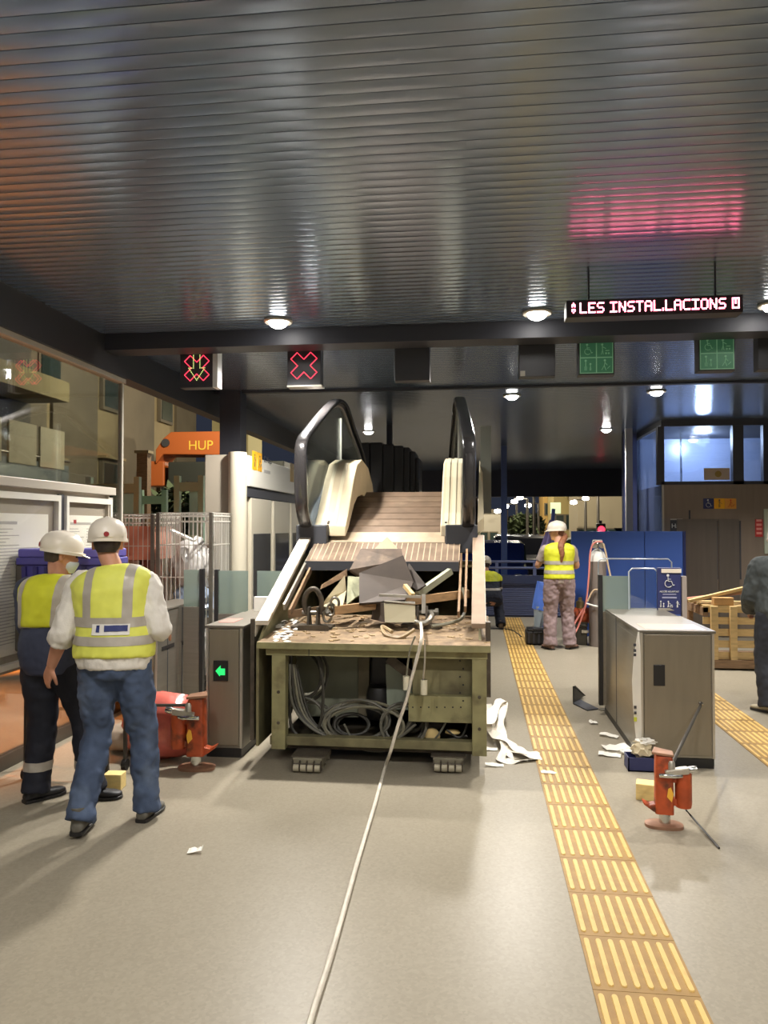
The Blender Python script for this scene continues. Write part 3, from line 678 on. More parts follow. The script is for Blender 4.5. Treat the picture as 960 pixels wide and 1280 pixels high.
MB().box(KX - .05, KX, y0, y1, zf - .12, zf).build('shadow_gap', M['dark'], t)
ya, yb_ = q(313, 590).y, q(320, 590).y
sq = mat('signal_yellow', S(236, 172, 30), 0.5)
MB().box(KX + .02, KX + .024, ya, ya + .19, zf + .2, zf + .42).build('yellow_square', sq, t); MB().box(KX + .02, KX + .024, ya + .21, ya + .4, zf + .2, zf + .42).build('yellow_square', sq, t)
for yy, kd in ((ya + .095, 'person'), (ya + .305, 'luggage')):
    m = picto(kd, (0, 0, 0), .17, 0)
    m.v = [V((KX + .026 + v.y * .3, yy + v.x, zf + .31 + v.z)) for v in m.v]; m.build('pictogram', M['dark'], t)
text('C. Maça', 'lettering', M['dark'], (KX + .024, ya + .48, zf + .33), .11, t, (R(90), 0, R(90))); MB().box(KX + .02, KX + .024, ya + .48, ya + .78, zf + .2, zf + .235).build('text_line', pale_ink, t)
yk = q(361, 600).y; MB().box(KX + .02, KX + .024, yk, yk + .2, zf + .17, zf + .43).build('yellow_square', mat('dull_yellow', S(168, 132, 44), 0.5), t)
for pa, pb_ in ((314, 339), (342, 362), (364, 382)):
    d0, d1 = q(pa, 640).y, q(pb_, 640).y; zd = zf - .13
    d = MB().box(KX - .04, KX + .005, d0, d1, .05, zd).build('door', M['cream'], t, bevel=.005)
    MB().box(KX + .004, KX + .012, d0 + .07, d1 - .07, .75, zd - .42).build('window', mat('smoked_glass', S(84, 84, 84), 0.12, 0.1), d)
    MB().box(KX + .004, KX + .03, d0 + .1, d1 - .3, .45, .62).build('slot_panel', M['steel_d'], d)

# ------------------------------------------------------------------ lift on the right
LY = 12.6
a, c = W(828, 606, Y=LY), W(960, 604, Y=LY); x0, x1 = a.x, 6.3; zt = a.z
t = thing('lift', V((x0 + 1, LY + .6, 0)), 'brown steel lift with glazed upper storey and a pair of doors', 'lift')
MB().box(x0, x1, LY, LY + 1.9, 0, zt).build('shaft_cladding', M['steel_lift'], t)
for px in (862, 896, 925): 
    x = W(px, 650, Y=LY).x; MB().box(x - .012, x + .012, LY - .006, LY, .02 if px == 862 else .9, W(0, 640, Y=LY).z if px == 862 else W(0, 652, Y=LY).z).build('panel_joint', M['dark'], t)
dx0, dx1 = W(897, 650, Y=LY).x, W(924, 650, Y=LY).x
MB().box(dx0 + .01, dx1 - .01, LY - .02, LY, .02, W(0, 650, Y=LY).z).build('door', mat('lift_door', S(132, 124, 118), 0.3, 0.8, 0.05, 2, stretch=(8, 1, .5)), t)
MB().box(dx0 - .62, dx0 - .015, LY - .02, LY, .02, W(0, 650, Y=LY).z).build('door', MATS['lift_door'], t)
zg = W(0, 546, Y=LY).z
MB().box(x0 - .02, x1, LY - .03, LY + 1.9, zg, zg + .16).build('top_beam', M['charcoal'], t)
MB().box(x0 - .02, x1, LY - .02, LY + .08, zt, zt + .05).build('bottom_rail', M['charcoal'], t)
for px in (826, 925, 958):
    x = W(px, 580, Y=LY).x; MB().box(x - .05 if px != 925 else x - .11, x + .05, LY - .02, LY + .1, zt, zg).build('mullion', M['charcoal'], t)
MB().box(x0, x1, LY + .02, LY + .035, zt + .05, zg).build('front_pane', M['lift_glass'], t)
MB().box(x0 + .03, x1, LY + 1.8, LY + 1.86, zt, zg).build('added_rear_panel', mat('pale_blue_panel', S(166, 178, 208), 0.25), t)  # panel added behind the glass to give it bluish brightness
MB().box(x0 + .5, x0 + .53, LY + .9, LY + .93, zt, zg).build('guide_rail', M['chrome'], t)
MB().box(x0 - .02, x0 - .005, LY, LY + 1.9, .0, zg).build('side_pane', glass('side_lift_glass', (.7, .78, .9), .2, .05, milk=.3, mc=S(120, 134, 168)), t)
MB().box(x0 - .04, x0 + .01, LY + 1.86, LY + 1.9, 0, zg).build('side_mullion', mat('pale_blue_edge', S(150, 160, 176), 0.3, 0.3), t)
MB().box(x0 - .03, x0 + .0, LY, LY + 1.9, zg - .02, zg + .02).build('side_rail', MATS['pale_blue_edge'], t)
MB().box(x0 - .01, x0 + .02, LY - .015, LY + .02, 0, zt).build('corner_trim', M['alu'], t)
p, r_ = W(880, 600, Y=LY + .01), W(912, 585, Y=LY + .01); s_ = MB().box(p.x, r_.x, LY + .004, LY + .016, p.z, r_.z).build('sticker', mat('buff_sticker', S(176, 158, 140), 0.6), t)
MB().lathe(((p.x * .45 + r_.x * .55), LY + .004, (p.z + r_.z) / 2), [(.05, 0), (.05, .002)], 14, (0, -1, 0)).build('emblem', mat('olive_emblem', S(140, 116, 50), 0.6), s_)
lamp('POINT', 'lift_cab_light', V((x0 + .9, LY + 1.0, zg - .1)), 62, (.82, .9, 1), t, .12)
for px0, px1, kd, mm, pc in ((879, 892, 'wheelchair', M['navy'], M['white']), (892.5, 905.5, 'person', sq, M['dark']), (906, 920, 'luggage', mat('ochre_sign', S(214, 150, 60), .5), mat('red_picto', S(200, 60, 40), .5))):
    p, r_ = W(px0, 636, Y=LY), W(px1, 623, Y=LY); s_ = MB().box(p.x, r_.x, LY - .012, LY, p.z, r_.z).build('pictogram_plate', mm, t)
    picto(kd, ((p.x + r_.x) / 2, 0, (p.z + r_.z) / 2), (r_.z - p.z) * .85, LY - .013).build('pictogram', pc, s_)
p, r_ = W(838, 664, Y=LY), W(853, 650, Y=LY); s_ = MB().box(p.x, r_.x, LY - .012, LY, p.z, r_.z).build('floor_plate', M['dark'], t)
MB().box(p.x, r_.x, LY - .014, LY, r_.z, r_.z + .02).build('plate_trim', M['alu'], t); text('Hall', 'lettering', M['white'], ((p.x + r_.x) / 2, LY - .013, p.z + .05), .1, t, align='CENTER')
p, r_ = W(944, 671, Y=LY), W(953, 649, Y=LY); s_ = MB().box(p.x, r_.x, LY - .012, LY, p.z, r_.z).build('red_notice', mat('red_notice', S(176, 44, 44), 0.5), t)
for i in range(4): MB().box(p.x + .015, r_.x - .015, LY - .014, LY - .012, p.z + .04 + i * .065, p.z + .075 + i * .065).build('print_line', mat('pale_red', S(216, 140, 130), .6), s_)
p, r_ = W(955, 692, Y=LY), W(990, 636, Y=LY); s_ = MB().box(p.x, r_.x, LY - .03, LY, p.z, r_.z).build('poster_frame', mat('pale_green_frame', S(176, 184, 166), 0.5), t)
MB().box(p.x + .05, r_.x - .05, LY - .034, LY - .03, p.z + .05, r_.z - .05).build('poster', M['paper'], s_)
# plain grey soffit box above the lift
p, r_ = W(822, 541, Y=13.4), W(905, 523, Y=13.4)
MB().box(p.x, 6.3, 13.35, 14.6, p.z, CZ).build('trim_3', mat('soffit_grey', S(92, 92, 94), 0.3, 0.3), kind='structure')

# ------------------------------------------------------------------ blue hoarding
HY = 12.1
a, c = W(714, 664, Y=HY), W(856, 666, Y=HY)
t = thing('blue_hoarding', V(((a.x + c.x) / 2, HY, 0)), 'solid blue hoarding panel screening the lift base', 'hoarding')
xm = W(806, 700, Y=HY).x
for xa, xb in ((a.x, xm - .004), (xm + .004, c.x)): MB().box(xa, xb, HY, HY + .04, .05, a.z).build('panel', M['blue'], t, bevel=.004)
for x_ in (a.x + .1, xm, c.x - .1): MB().box(x_ - .03, x_ + .03, HY + .04, HY + .1, 0, a.z - .05).build('post', M['dark'], t)
MB().box(c.x - .03, c.x + .01, HY - .01, HY + .05, .03, a.z).build('edge_post', mat('deep_blue', S(26, 36, 84), .4), t)

# ------------------------------------------------------------------ barrier across the far end
BY = 15.0
x0, x1 = -3.2, W(716, 700, Y=BY).x
t = tag(bpy.data.objects.new('far_barrier', None), None, None, None, 'structure'); col.objects.link(t); t.location = (0, BY, 0)
zt = W(0, 724, Y=BY).z; n = 15
for i in range(n):
    z_ = .03 + (zt - .03) * i / n; h_ = (zt - .03) / n
    MB().prism([(x0, BY, z_), (x0, BY - .02, z_ + h_ * .2), (x0, BY - .02, z_ + h_ * .75), (x0, BY, z_ + h_ * .95)], (x1 - x0, 0, 0)).build('slat', M['bluegrey'], t)
MB().box(x0, x1, BY, BY + .05, 0, zt).build('backing', mat('slate_blue', S(52, 58, 84), .5), t)
MB().box(x0, x1, BY - .06, BY + .08, zt, zt + .16).build('cap_rail', mat('slate_cap', S(62, 70, 98), .35, .2), t)
for z_ in (zt + .3, zt + .42): MB().tube([(x0, BY, z_), (x1, BY, z_)], .025).build('hand_rail', M['bluegrey'], t)
for i in range(8): x_ = x0 + (x1 - x0) * i / 7; MB().box(x_ - .03, x_ + .03, BY - .02, BY + .04, zt, zt + .44).build('post', M['bluegrey'], t)
MB().box(x0, x1, BY + .01, BY + .022, zt + .45, 2.3).build('pane', M['glass'], t) if False else None

# ------------------------------------------------------------------ street beyond the barrier
def car(px, py_roof, y, cname, label, L=4.2, wd=1.75, h=1.5, front=True):
    p = W(px, py_roof, Y=y); x = p.x; t = thing('car', V((x, y, -.13)), label, 'car', 'cars parked beyond the barrier'); g = -.13
    prof = [(-L / 2, .35), (-L / 2, .75), (-L / 2 + .1, .9), (-L / 2 + .95, 1.0), (-L / 2 + 1.55, h - .05), (L / 2 - 1.2, h), (L / 2 - .45, 1.02), (L / 2 - .02, .95), (L / 2, .4), (L / 2 - .2, .28), (-L / 2 + .2, .28)]
    if front: pts = [(x - wd / 2, y + s, g + z) for s, z in prof]; ex = (wd, 0, 0)
    else: pts = [(x + s, y - wd / 2, g + z) for s, z in prof]; ex = (0, wd, 0)
    MB().prism(pts, ex).build('body', cname, t, bevel=.09)
    gl = [(-L / 2 + 1.0, 1.02), (-L / 2 + 1.55, h - .1), (L / 2 - 1.22, h - .06), (L / 2 - .55, 1.04)]
    e = .012
    if front: MB().prism([(x - wd / 2 - e, y + s, g + z) for s, z in gl], (wd + 2 * e, 0, 0)).build('side_glass', M['win_dark'], t)
    else: MB().prism([(x + s, y - wd / 2 - e, g + z) for s, z in gl], (0, wd + 2 * e, 0)).build('side_glass', M['win_dark'], t)
    for s in (-L / 2 + .75, L / 2 - .75):
        for k in (-1, 1):
            q_ = V((x + k * (wd / 2 - .08), y + s, g + .31)) if front else V((x + s, y + k * (wd / 2 - .08), g + .31))
            ax = (k, 0, 0) if front else (0, k, 0)
            MB().lathe(q_, [(.02, 0), (.31, 0), (.31, .1), (.18, .11), (.02, .11)], 16, ax).build('wheel', M['black'], t, smooth=40)
    for k in (-1, 1):
        q_ = V((x + k * (wd / 2 - .25), y - L / 2 - .01, g + .68)) if front else V((x - L / 2 - .01, y + k * .6, g + .68))
        MB().ball(q_, .13, .05, .07).build('headlight', M['alu'], t, smooth=True)
car(655, 669, 25.5, mat('car_black', S(28, 30, 40), .2), 'dark parked car beyond the barrier, left of the ponytailed worker', front=True, wd=1.9, h=1.62)
car(612, 672, 20.5, mat('car_blue', S(34, 54, 130), .25), 'blue parked car beyond the barrier, above the crouching worker')
car(726, 668, 30, mat('car_grey', S(110, 112, 108), .3), 'grey parked car beyond the blue hoarding', front=False)
def street_lamp(px, py, y, label):
    p = W(px, py, Y=y); t = thing('street_lamp', V((p.x, y, -.13)), label, 'street lamp', 'street lamps beyond the barrier')
    MB().tube([(p.x + .5, y, -.13), (p.x + .5, y, p.z + .1)], cat1([.07, .045], 1) if False else [.08, .05], 8).build('pole', M['steel_d'], t)
    MB().tube([(p.x + .5, y, p.z + .1), (p.x, y, p.z + .12)], .03, 6).build('arm', M['steel_d'], t)
    MB().ball((p.x, y, p.z), .13 * y / 30, .12, .08 * y / 30).build('lamp_head', M['street_em'], t, smooth=True)
for px, py, y, lb in ((650, 622, 28.6, 'first and highest street lamp of the row beyond the barrier'), (643, 627, 31, 'second street lamp of the row beyond the barrier'), (632, 633, 36, 'third street lamp of the row beyond the barrier'),
                      (622, 639, 42, 'fourth and lowest street lamp of the row, nearest the escalator'), (660, 632, 38, 'street lamp standing right of the blue post'), (732, 623, 32.6, 'bright street lamp above the blue hoarding, right one'), (717, 628, 34, 'street lamp above the ponytailed worker')):
    street_lamp(px, py, y, lb)
def block(name, px0, px1, py, y, d, m, label, cat='building', wins=()):
    a, c = W(px0, py, Y=y), W(px1, py, Y=y); t = thing(name, V(((a.x + c.x) / 2, y + d / 2, -.13)), label, cat)
    MB().box(a.x, c.x, y, y + d, -.13, a.z).build('wall', m, t)
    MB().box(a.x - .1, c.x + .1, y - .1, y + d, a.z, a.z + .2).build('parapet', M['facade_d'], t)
    for u, z_, w_, h_ in wins:
        x = a.x + (c.x - a.x) * u; f = MB().box(x - w_ / 2, x + w_ / 2, y - .05, y + .02, z_, z_ + h_).build('window', M['facade_d'], t)
        MB().box(x - w_ / 2 + .06, x + w_ / 2 - .06, y - .06, y - .04, z_ + .06, z_ + h_ - .06).build('pane', M['win_dark'], f)
    return t
block('tower_building', 679, 690, 580, 44, 3, mat('amber_wall', S(196, 160, 92), .8), 'slim amber lit building right of the street lamps', wins=((.5, 2.4, .4, .7),))
block('shop_building', 692, 721, 580, 40, 3.4, mat('sand_wall', S(176, 158, 104), .8), 'sand coloured lit building behind the ponytailed worker', wins=((.25, 1.6, .5, .8), (.7, 1.6, .5, .8)))
block('warehouse', 722, 800, 616, 36, 3.4, mat('warehouse_grey', S(150, 140, 118), .8), 'long low grey building beyond the blue hoarding', wins=((.2, 1.0, 1.2, .7), (.5, 1.0, 1.2, .7), (.8, 1.0, 1.2, .7)))
block('kiosk_building', 596, 626, 641, 44, 3, mat('pale_kiosk', S(170, 164, 150), .8), 'low pale building right behind the escalator, beyond the barrier', wins=((.3, .5, .5, 1.0), (.7, .5, .5, 1.0)))
block('far_building', 640, 680, 648, 58, 3, mat('far_brown', S(120, 104, 76), .8), 'low brown building far down the lit street', wins=((.2, .4, .8, 1.0), (.5, .4, .8, 1.0), (.8, .4, .8, 1.0)))
for i, (px, y, h, r_) in enumerate(((652, 33.4, 2.4, .6), (666, 40.4, 2.6, .6), (638, 50, 2.4, .7))):
    p = W(px, 650, Y=y); tree(p.x, y, h, r_, ('small street tree below the second lamp', 'small street tree right of the lamp row', 'farthest small street tree by the blue post', 'small street tree left of the purple cloth')[i], ((66, 78, 48), (54, 64, 44))[i % 2], seed=10 + i)
p, r_ = W(703, 640, Y=30), W(0, 0, Y=30); q0, q1 = W(688, 642, Y=32.4), W(701, 628, Y=32.4)
t = thing('street_sign', V((q0.x, 32.4, -.13)), 'pale green square street sign above the purple cloth', 'sign')
MB().box(q0.x, q1.x, 32.4, 32.44, q0.z, q1.z).build('plate', mat('sign_green_grey', S(170, 190, 160), .5, emit=S(150, 170, 140), estr=.25), t); MB().bar(((q0.x + q1.x) / 2, 32.48, -.13), ((q0.x + q1.x) / 2, 32.48, q1.z), .07).build('pole', M['steel_d'], t)
# red traffic light over the cylinder
p = W(751, 662, Y=26); t = thing('traffic_light', V((p.x, 26, -.13)), 'red traffic light seen above the gas cylinder', 'traffic light')
MB().bar((p.x, 26.1, -.13), (p.x, 26.1, p.z + .3), .1).build('pole', M['dark'], t); MB().box(p.x - .14, p.x + .14, 25.9, 26.1, p.z - .6, p.z + .2).build('housing', M['black'], t, bevel=.02)
MB().ball((p.x, 25.88, p.z), .12, .05, .12).build('red_lens', M['red_em'], t, smooth=True)
# ------------------------------------------------------------------ the escalator section, jacked up on skates
EY = 5.45
XL, XR = -1.63, 0.055
dz = lambda y: 1.04 + 0.41 * (y - 5.6)             # slope line of the deck
E = thing('escalator', V((-0.78, EY, 0.1)), 'dismantled escalator section tilted up on skates, debris in its open machine bay', 'escalator')
pf = lambda px, py, y=EY: W(px, py, Y=y)
# front end frame of the truss
fx0, fx1 = pf(335, 0).x, pf(607, 0).x; ft = .86; fb = .11
for x0, x1 in ((pf(342, 0).x, pf(359, 0).x), (pf(588, 0).x, pf(606, 0).x)):
    p_ = MB().box(x0, x1, EY, EY + .09, fb, ft).build('frame_post', M['olive'], E, bevel=.004)
    for z_ in (.3, .52): MB().lathe(((x0 + x1) / 2, EY - .001, z_), [(.012, 0), (.012, .006), (.004, .008)], 8, (0, -1, 0)).build('bolt', M['iron'], p_)
MB().box(fx0, fx1, EY - .005, EY + .1, pf(0, 812).z, ft).build('top_beam', M['olive'], E, bevel=.004)
MB().box(pf(388, 0).x - .003, pf(388, 0).x + .003, EY - .007, EY + .02, pf(0, 812).z, ft).build('beam_joint', M['dark'], E)
MB().box(fx0 + .02, fx1 - .03, EY + .04, EY + .12, fb + .02, fb + .085).build('bottom_rail', M['olive_d'], E, bevel=.004)
MB().prism([(fx0 - .05, EY - .06, ft), (fx1 + .02, EY - .06, ft + .005), (fx1 + .02, 6.52, .945), (fx0 - .03, 6.52, .935)], (0, 0, .022)).build('cover_plate', M['rust'], E)
MB().box(fx0 - .05, fx1 + .02, EY - .065, EY - .055, ft - .02, ft + .024).build('plate_edge', M['olive'], E)
# rubble and torn plates on the cover plate
for q_, m_ in ((((345, 778), (376, 776), (366, 796), (344, 795)), mat('white_dust', S(226, 222, 212), .9, 0, .15, 30, bump=.5)),):
    pts = [W(a_, b_, Z=.93) for a_, b_ in q_]; g = MB(); rr = random.Random(5)
    for i in range(46):
        u, v = rr.random(), rr.random(); c_ = pts[0].lerp(pts[1], u).lerp(pts[3].lerp(pts[2], u), v); c_.z = .888 + .07 * (c_.y - 5.4)
        n_ = rr.uniform(.01, .045); g.add([c_ + V((n_ * math.cos(t_) * rr.uniform(.6, 1.2), n_ * math.sin(t_) * rr.uniform(.6, 1.2), 0)) for t_ in (0, 1.2, 2.5, 3.7, 5)] + [c_ + V((0, 0, rr.uniform(.004, .014)))], [(0, 1, 5), (1, 2, 5), (2, 3, 5), (3, 4, 5), (4, 0, 5)])
    g.build('plaster_dust', m_, E)['kind'] = 'stuff'
g = MB(); rr = random.Random(8)
for i in range(120):
    x = rr.uniform(fx0, fx1); y = rr.uniform(EY, 6.45); c_ = V((x, y, .886 + .07 * (y - 5.4))); s_ = rr.uniform(.006, .02)
    g.obox(c_, (s_, rr.uniform(-.01, .01), 0), (rr.uniform(-.01, .01), s_ * rr.uniform(.5, 1), 0), (0, 0, s_ * .4))
g.build('rubble', mat('rubble', S(176, 152, 116), .9, 0, .3, 20), E)['kind'] = 'stuff'
# truss sides
side = [(EY + .03, .12), (EY + .03, .85), (5.8, 1.03), (7.0, 1.52), (8.45, 2.02), (11.0, 1.55), (11.0, .95), (8.45, 1.3), (6.9, .45), (6.5, .12)]
for x in (XL + .03, XR - .05): MB().prism([(x, y_, z_) for y_, z_ in side], (.02, 0, 0)).build('truss_side', M['olive_d'], E)
MB().prism([(XL + .05, y_, z_) for y_, z_ in ((8.45, 1.3), (11, .95), (11, .98), (8.45, 1.34))], (XR - XL - .1, 0, 0)).build('soffit', M['olive_d'], E)
MB().prism([(XL + .05, y_, z_) for y_, z_ in ((6.6, .15), (8.3, 1.25), (8.3, 1.28), (6.6, .18))], (XR - XL - .1, 0, 0)).build('soffit', M['olive_d'], E)
MB().prism([(XL + .05, y_, z_) for y_, z_ in ((8.45, 2.0), (11, 1.5), (11, 1.53), (8.45, 2.03))], (XR - XL - .1, 0, 0)).build('rear_cover', M['tread'], E)
for x0, x1, z0_ in ((XL - .035, XL - .005, .14), (XR + .0, XR + .035, .5)):
    MB().box(x0, x1, EY + .1, EY + .16, z0_, 1.03).build('hanging_trim', M['iron'], E)
# side decks: bright aluminium strips running up the slope
for x0, x1 in ((XL, XL + .1), (XR - .1, XR)):
    y1_ = 7.06; d = MB().prism([(x0, 5.55, dz(5.55) - .035), (x0, 5.55, dz(5.55)), (x0, y1_, dz(y1_)), (x0, y1_, dz(y1_) - .035)], (x1 - x0, 0, 0)).build('side_deck', M['deckalu'] if x0 < -1 else mat('shaded_deck', S(146, 124, 102), .6, .1, .15, 6), E, bevel=.004)  # right deck's weaker light is put into a darker aluminium colour
    MB().prism([(x0 - .004 if x0 < -1 else x1 - .002, 5.56, dz(5.55) - .12), (x0 - .004 if x0 < -1 else x1 - .002, 5.56, dz(5.55) - .005), (x0 - .004 if x0 < -1 else x1 - .002, y1_, dz(y1_) - .005), (x0 - .004 if x0 < -1 else x1 - .002, y1_, dz(y1_) - .16)], (.006, 0, 0)).build('deck_skirt', M['deckalu'], d)
    xi = x1 + .03 if x0 < -1 else x0 - .05
    for k_ in (0, 1): 
        xk = xi + (k_ * .045 if x0 < -1 else -k_ * .05); MB().bar((xk, 5.9, dz(5.9) - .08 - .04 * k_), (xk, 6.95, dz(6.95) - .1 - .04 * k_), .018, .05).build('guide_track', (M['alu'], M['wood_d'])[k_ if x0 < -1 else 1], E)
IX0, IX1 = -1.38, -0.3
# lower floor plate, comb and treadway
MB().prism([(IX0 - .12, 6.65, dz(6.65) - .085), (IX0 - .12, 6.65, dz(6.65) - .06), (IX0 - .12, 7.03, dz(7.03) - .06), (IX0 - .12, 7.03, dz(7.03) - .085)], (IX1 - IX0 + .26, 0, 0)).build('floor_plate', M['tread'], E, bevel=.003)
g = MB()
for i in range(26):
    x = IX0 - .08 + i * .052; g.bar((x, 6.67, dz(6.67) - .058), (x, 7.02, dz(7.02) - .058), .008, .004)
g.build('plate_groove', mat('groove_line', S(176, 156, 130), .6), E)['kind'] = 'stuff'
MB().box(IX0 - .12, IX1 + .14, 6.63, 6.66, dz(6.65) - .14, dz(6.65) - .06).build('plate_lip', M['dark'], E)
MB().box(IX0 - .08, IX1 + .1, 7.05, 7.09, 1.50, 1.535).build('comb_gap', M['black'], E)
MB().prism([(IX0, 7.1, 1.545), (IX0, 7.1, 1.57), (IX0, 7.26, 1.66), (IX0, 7.26, 1.635)], (IX1 - IX0, 0, 0)).build('comb_plate', mat('comb_alu', S(190, 172, 146), .5, .3, .15, 8), E)
n = 7; y0_, z0_, y1_, z1_ = 7.26, 1.65, 8.45, 2.1
for i in range(n):
    f0, f1 = i / n, (i + 1) / n - .012
    p = lambda f: (y0_ + (y1_ - y0_) * f, z0_ + (z1_ - z0_) * (f ** .93))
    a_, b_ = p(f0), p(f1); MB().prism([(IX0, a_[0], a_[1] - .02), (IX0, a_[0], a_[1]), (IX0, b_[0], b_[1]), (IX0, b_[0], b_[1] - .02)], (IX1 - IX0, 0, 0)).build('tread_plate', M['tread'], E)
MB().prism([(IX0, y0_, z0_ - .06), (IX0, y0_, z0_ - .02), (IX0, y1_, z1_ - .03), (IX0, y1_, z1_ - .07)], (IX1 - IX0, 0, 0)).build('tread_bed', M['dark'], E)
# skirts, newel bases
for x, sgn in ((IX0, -1), (IX1, 1)):
    x0, x1 = (x - .02, x) if sgn < 0 else (x, x + .02)
    MB().prism([(x0, 7.12, 1.5), (x0, 7.12, 1.75), (x0, 8.3, 2.28), (x0, 9.0, 2.22), (x0, 10.9, 1.86), (x0, 10.9, 1.5), (x0, 8.45, 2.0)], (.02, 0, 0)).build('skirt_panel', M['brown'], E)
for x0, x1 in ((-1.67, -1.38), (-.29, .0)):
    MB().box(x0, x1, 7.0, 7.3, 1.47, 1.73).build('newel_base', M['dark'], E, bevel=.012)
    MB().prism([(x0 + .02, 7.28, 1.5), (x0 + .02, 7.28, 1.72), (x0 + .02, 8.3, 2.2), (x0 + .02, 10.9, 1.8), (x0 + .02, 10.9, 1.55), (x0 + .02, 8.4, 2.0)], (x1 - x0 - .04, 0, 0)).build('balustrade_base', M['dark'], E)
# handrails: profile measured on the left one, same on the right
HP = [W(px, py, X=-1.58) for px, py in ((390, 676), (379, 645), (376, 610), (376, 565), (379, 549), (387, 538), (403, 518), (413, 507), (421, 502), (430, 509), (440, 538), (452, 572), (466, 612))]
HP = [(p.y, p.z) for p in HP]; HP = [(min(y_, 10.9), z_) for y_, z_ in HP]
for x in (-1.58, -.085):
    P = catmull([V((x - (.07 * (y_ - 7.0) if x > -1 else 0), y_, z_)) for y_, z_ in HP], 5)
    ri = []
    for i, p in enumerate(P):
        d = (P[min(i + 1, len(P) - 1)] - P[max(i - 1, 0)]).normalized(); nn = V((1, 0, 0)).cross(d).normalized()
        ri.append([p + V((.058 * math.copysign(abs(math.cos(a)) ** .6, math.cos(a)), 0, 0)) + nn * .03 * math.copysign(abs(math.sin(a)) ** .7, math.sin(a)) for a in [2 * math.pi * j / 14 for j in range(14)]])
    MB().rings(ri).build('handrail', mat('handrail_rubber', S(46, 44, 44), .2, spec=.9), E, smooth=50)
    # aluminium guide inside the handrail and the glass
    c_ = V((x, 8.6, 2.3)); Pin = []
    for i, p in enumerate(P):
        d = (P[min(i + 1, len(P) - 1)] - P[max(i - 1, 0)]).normalized(); nn = V((1, 0, 0)).cross(d).normalized()
        if nn.dot(c_ - p) < 0: nn = -nn
        Pin.append(p + nn * .05)
    MB().tube(Pin, .012, 6).build('guide_rail', M['alu'], E, smooth=True)
    sk = lambda y_: x - .006 - (.07 * (y_ - 7.0) if x > -1 else 0)
    poly = [V((sk(p.y), p.y, p.z)) for p in Pin] + [V((sk(10.85), 10.85, 1.8)), V((sk(8.3), 8.3, 2.15)), V((sk(7.2), 7.2, 1.68))]
    g = MB().prism(poly, (.012, 0, 0)).build('glass_panel', glass('balustrade_glass', (.8, .84, .84), .16), E)
    MB().box(sk(8.86) - .003, sk(8.86) + .015, 8.85, 8.87, 2.2, 2.98).build('glass_joint', M['alu'], E)
# cardboard covers over the balustrade bases
cov = [(7.1, 1.72), (7.25, 1.84), (7.6, 2.2), (7.82, 2.36), (8.15, 2.43), (8.6, 2.38), (8.95, 2.22), (9.1, 2.05)]
for x0, x1, lb in ((-1.52, -1.22, 0), (-.34, -.15, 1)):
    up = [(y_, z_) for y_, z_ in cov]; lo = [(y_, z_ - (.1 + .5 * min(1, max(0, (y_ - 7.1) / .8)) * .55)) for y_, z_ in cov[::-1]]
    o = MB().prism([(x0, y_, z_) for y_, z_ in up + lo], (x1 - x0, 0, 0)).build('cardboard_cover', M['card'], E, bevel=.012)
    g = MB()
    for f in (.28, .62): g.ribbon([V((x0 + (x1 - x0) * f, y_ - .003, z_ + .004)) for y_, z_ in cov], [V((.035, 0, 0))] * len(cov), .002)
    g.build('tape_strip', mat('cream_tape', S(226, 216, 186), .4), o)
MB().prism([(.0, 7.4, 1.75), (.06, 7.42, 1.8), (.05, 8.1, 2.35), (.02, 8.05, 2.4)], (0, .02, -.12)).build('torn_cardboard', M['card'], E)
MB().prism([(.03, 8.0, 1.85), (.03, 8.0, 2.75), (.14, 8.0, 2.75), (.14, 8.0, 1.85)], (0, .03, 0)).build('side_board', mat('grey_board', S(128, 128, 120), .7), E)
# machine bay behind the front frame
MB().box(fx0 + .04, fx1 - .05, 6.35, 6.38, .12, .9).build('bay_back', mat('bay_dark', S(64, 62, 52), .8), E)
MB().box(fx0 + .04, fx1 - .05, EY + .08, 6.35, .1, .125).build('bay_floor', mat('bay_floor_dirt', S(74, 66, 54), .9, 0, .3, 9), E)
MB().box(pf(372, 0, 6.0).x, pf(449, 0, 6.0).x, 6.0, 6.3, pf(0, 884, 6.0).z, .84).build('grey_cabinet', mat('grey_green_panel', S(134, 136, 118), .5, .1, .1, 5), E, bevel=.01)
MB().box(pf(449, 0, 5.98).x, pf(462, 0, 5.98).x, 5.96, 6.2, pf(0, 880, 6.0).z, .84).build('channel', mat('rusty_channel', S(120, 112, 92), .6, .2, .2, 8), E)
MB().lathe((pf(473, 0, 5.9).x, 5.92, pf(0, 884, 5.9).z), [(.01, 0), (.085, 0), (.1, .06), (.095, .18), (.08, .24), (.02, .26)], 18).build('motor_drum', M['black'], E, smooth=40)
MB().box(pf(462, 0, 5.95).x, pf(486, 0, 5.95).x, 5.98, 6.2, pf(0, 886, 6.0).z, .8).build('motor_housing', M['black'], E, bevel=.02)
MB().prism([pf(482, 830, 5.85), pf(515, 836, 5.85), pf(515, 888, 5.85), pf(484, 886, 5.85)], (0, .2, 0)).build('sloped_cover', mat('mint_grey_cover', S(150, 158, 142), .5), E)
MB().bar(pf(486, 822, 5.7), pf(522, 850, 5.7), .05, .07).build('duct_arm', M['iron'], E)
MB().box(pf(513, 0).x, pf(588, 0).x, EY + .14, EY + .17, pf(0, 860).z, pf(0, 812).z).build('upper_panel', M['olive_d'], E)
lp = MB().box(pf(509, 0).x, pf(588, 0).x, EY + .06, EY + .13, pf(0, 889).z, pf(0, 858).z).build('perforated_plate', M['olive'], E, bevel=.003)
g = MB()
for i in range(7): g.lathe(pf(516 + i * 10, 884, EY + .061), [(.006, 0), (.006, .002)], 8, (0, -1, 0))
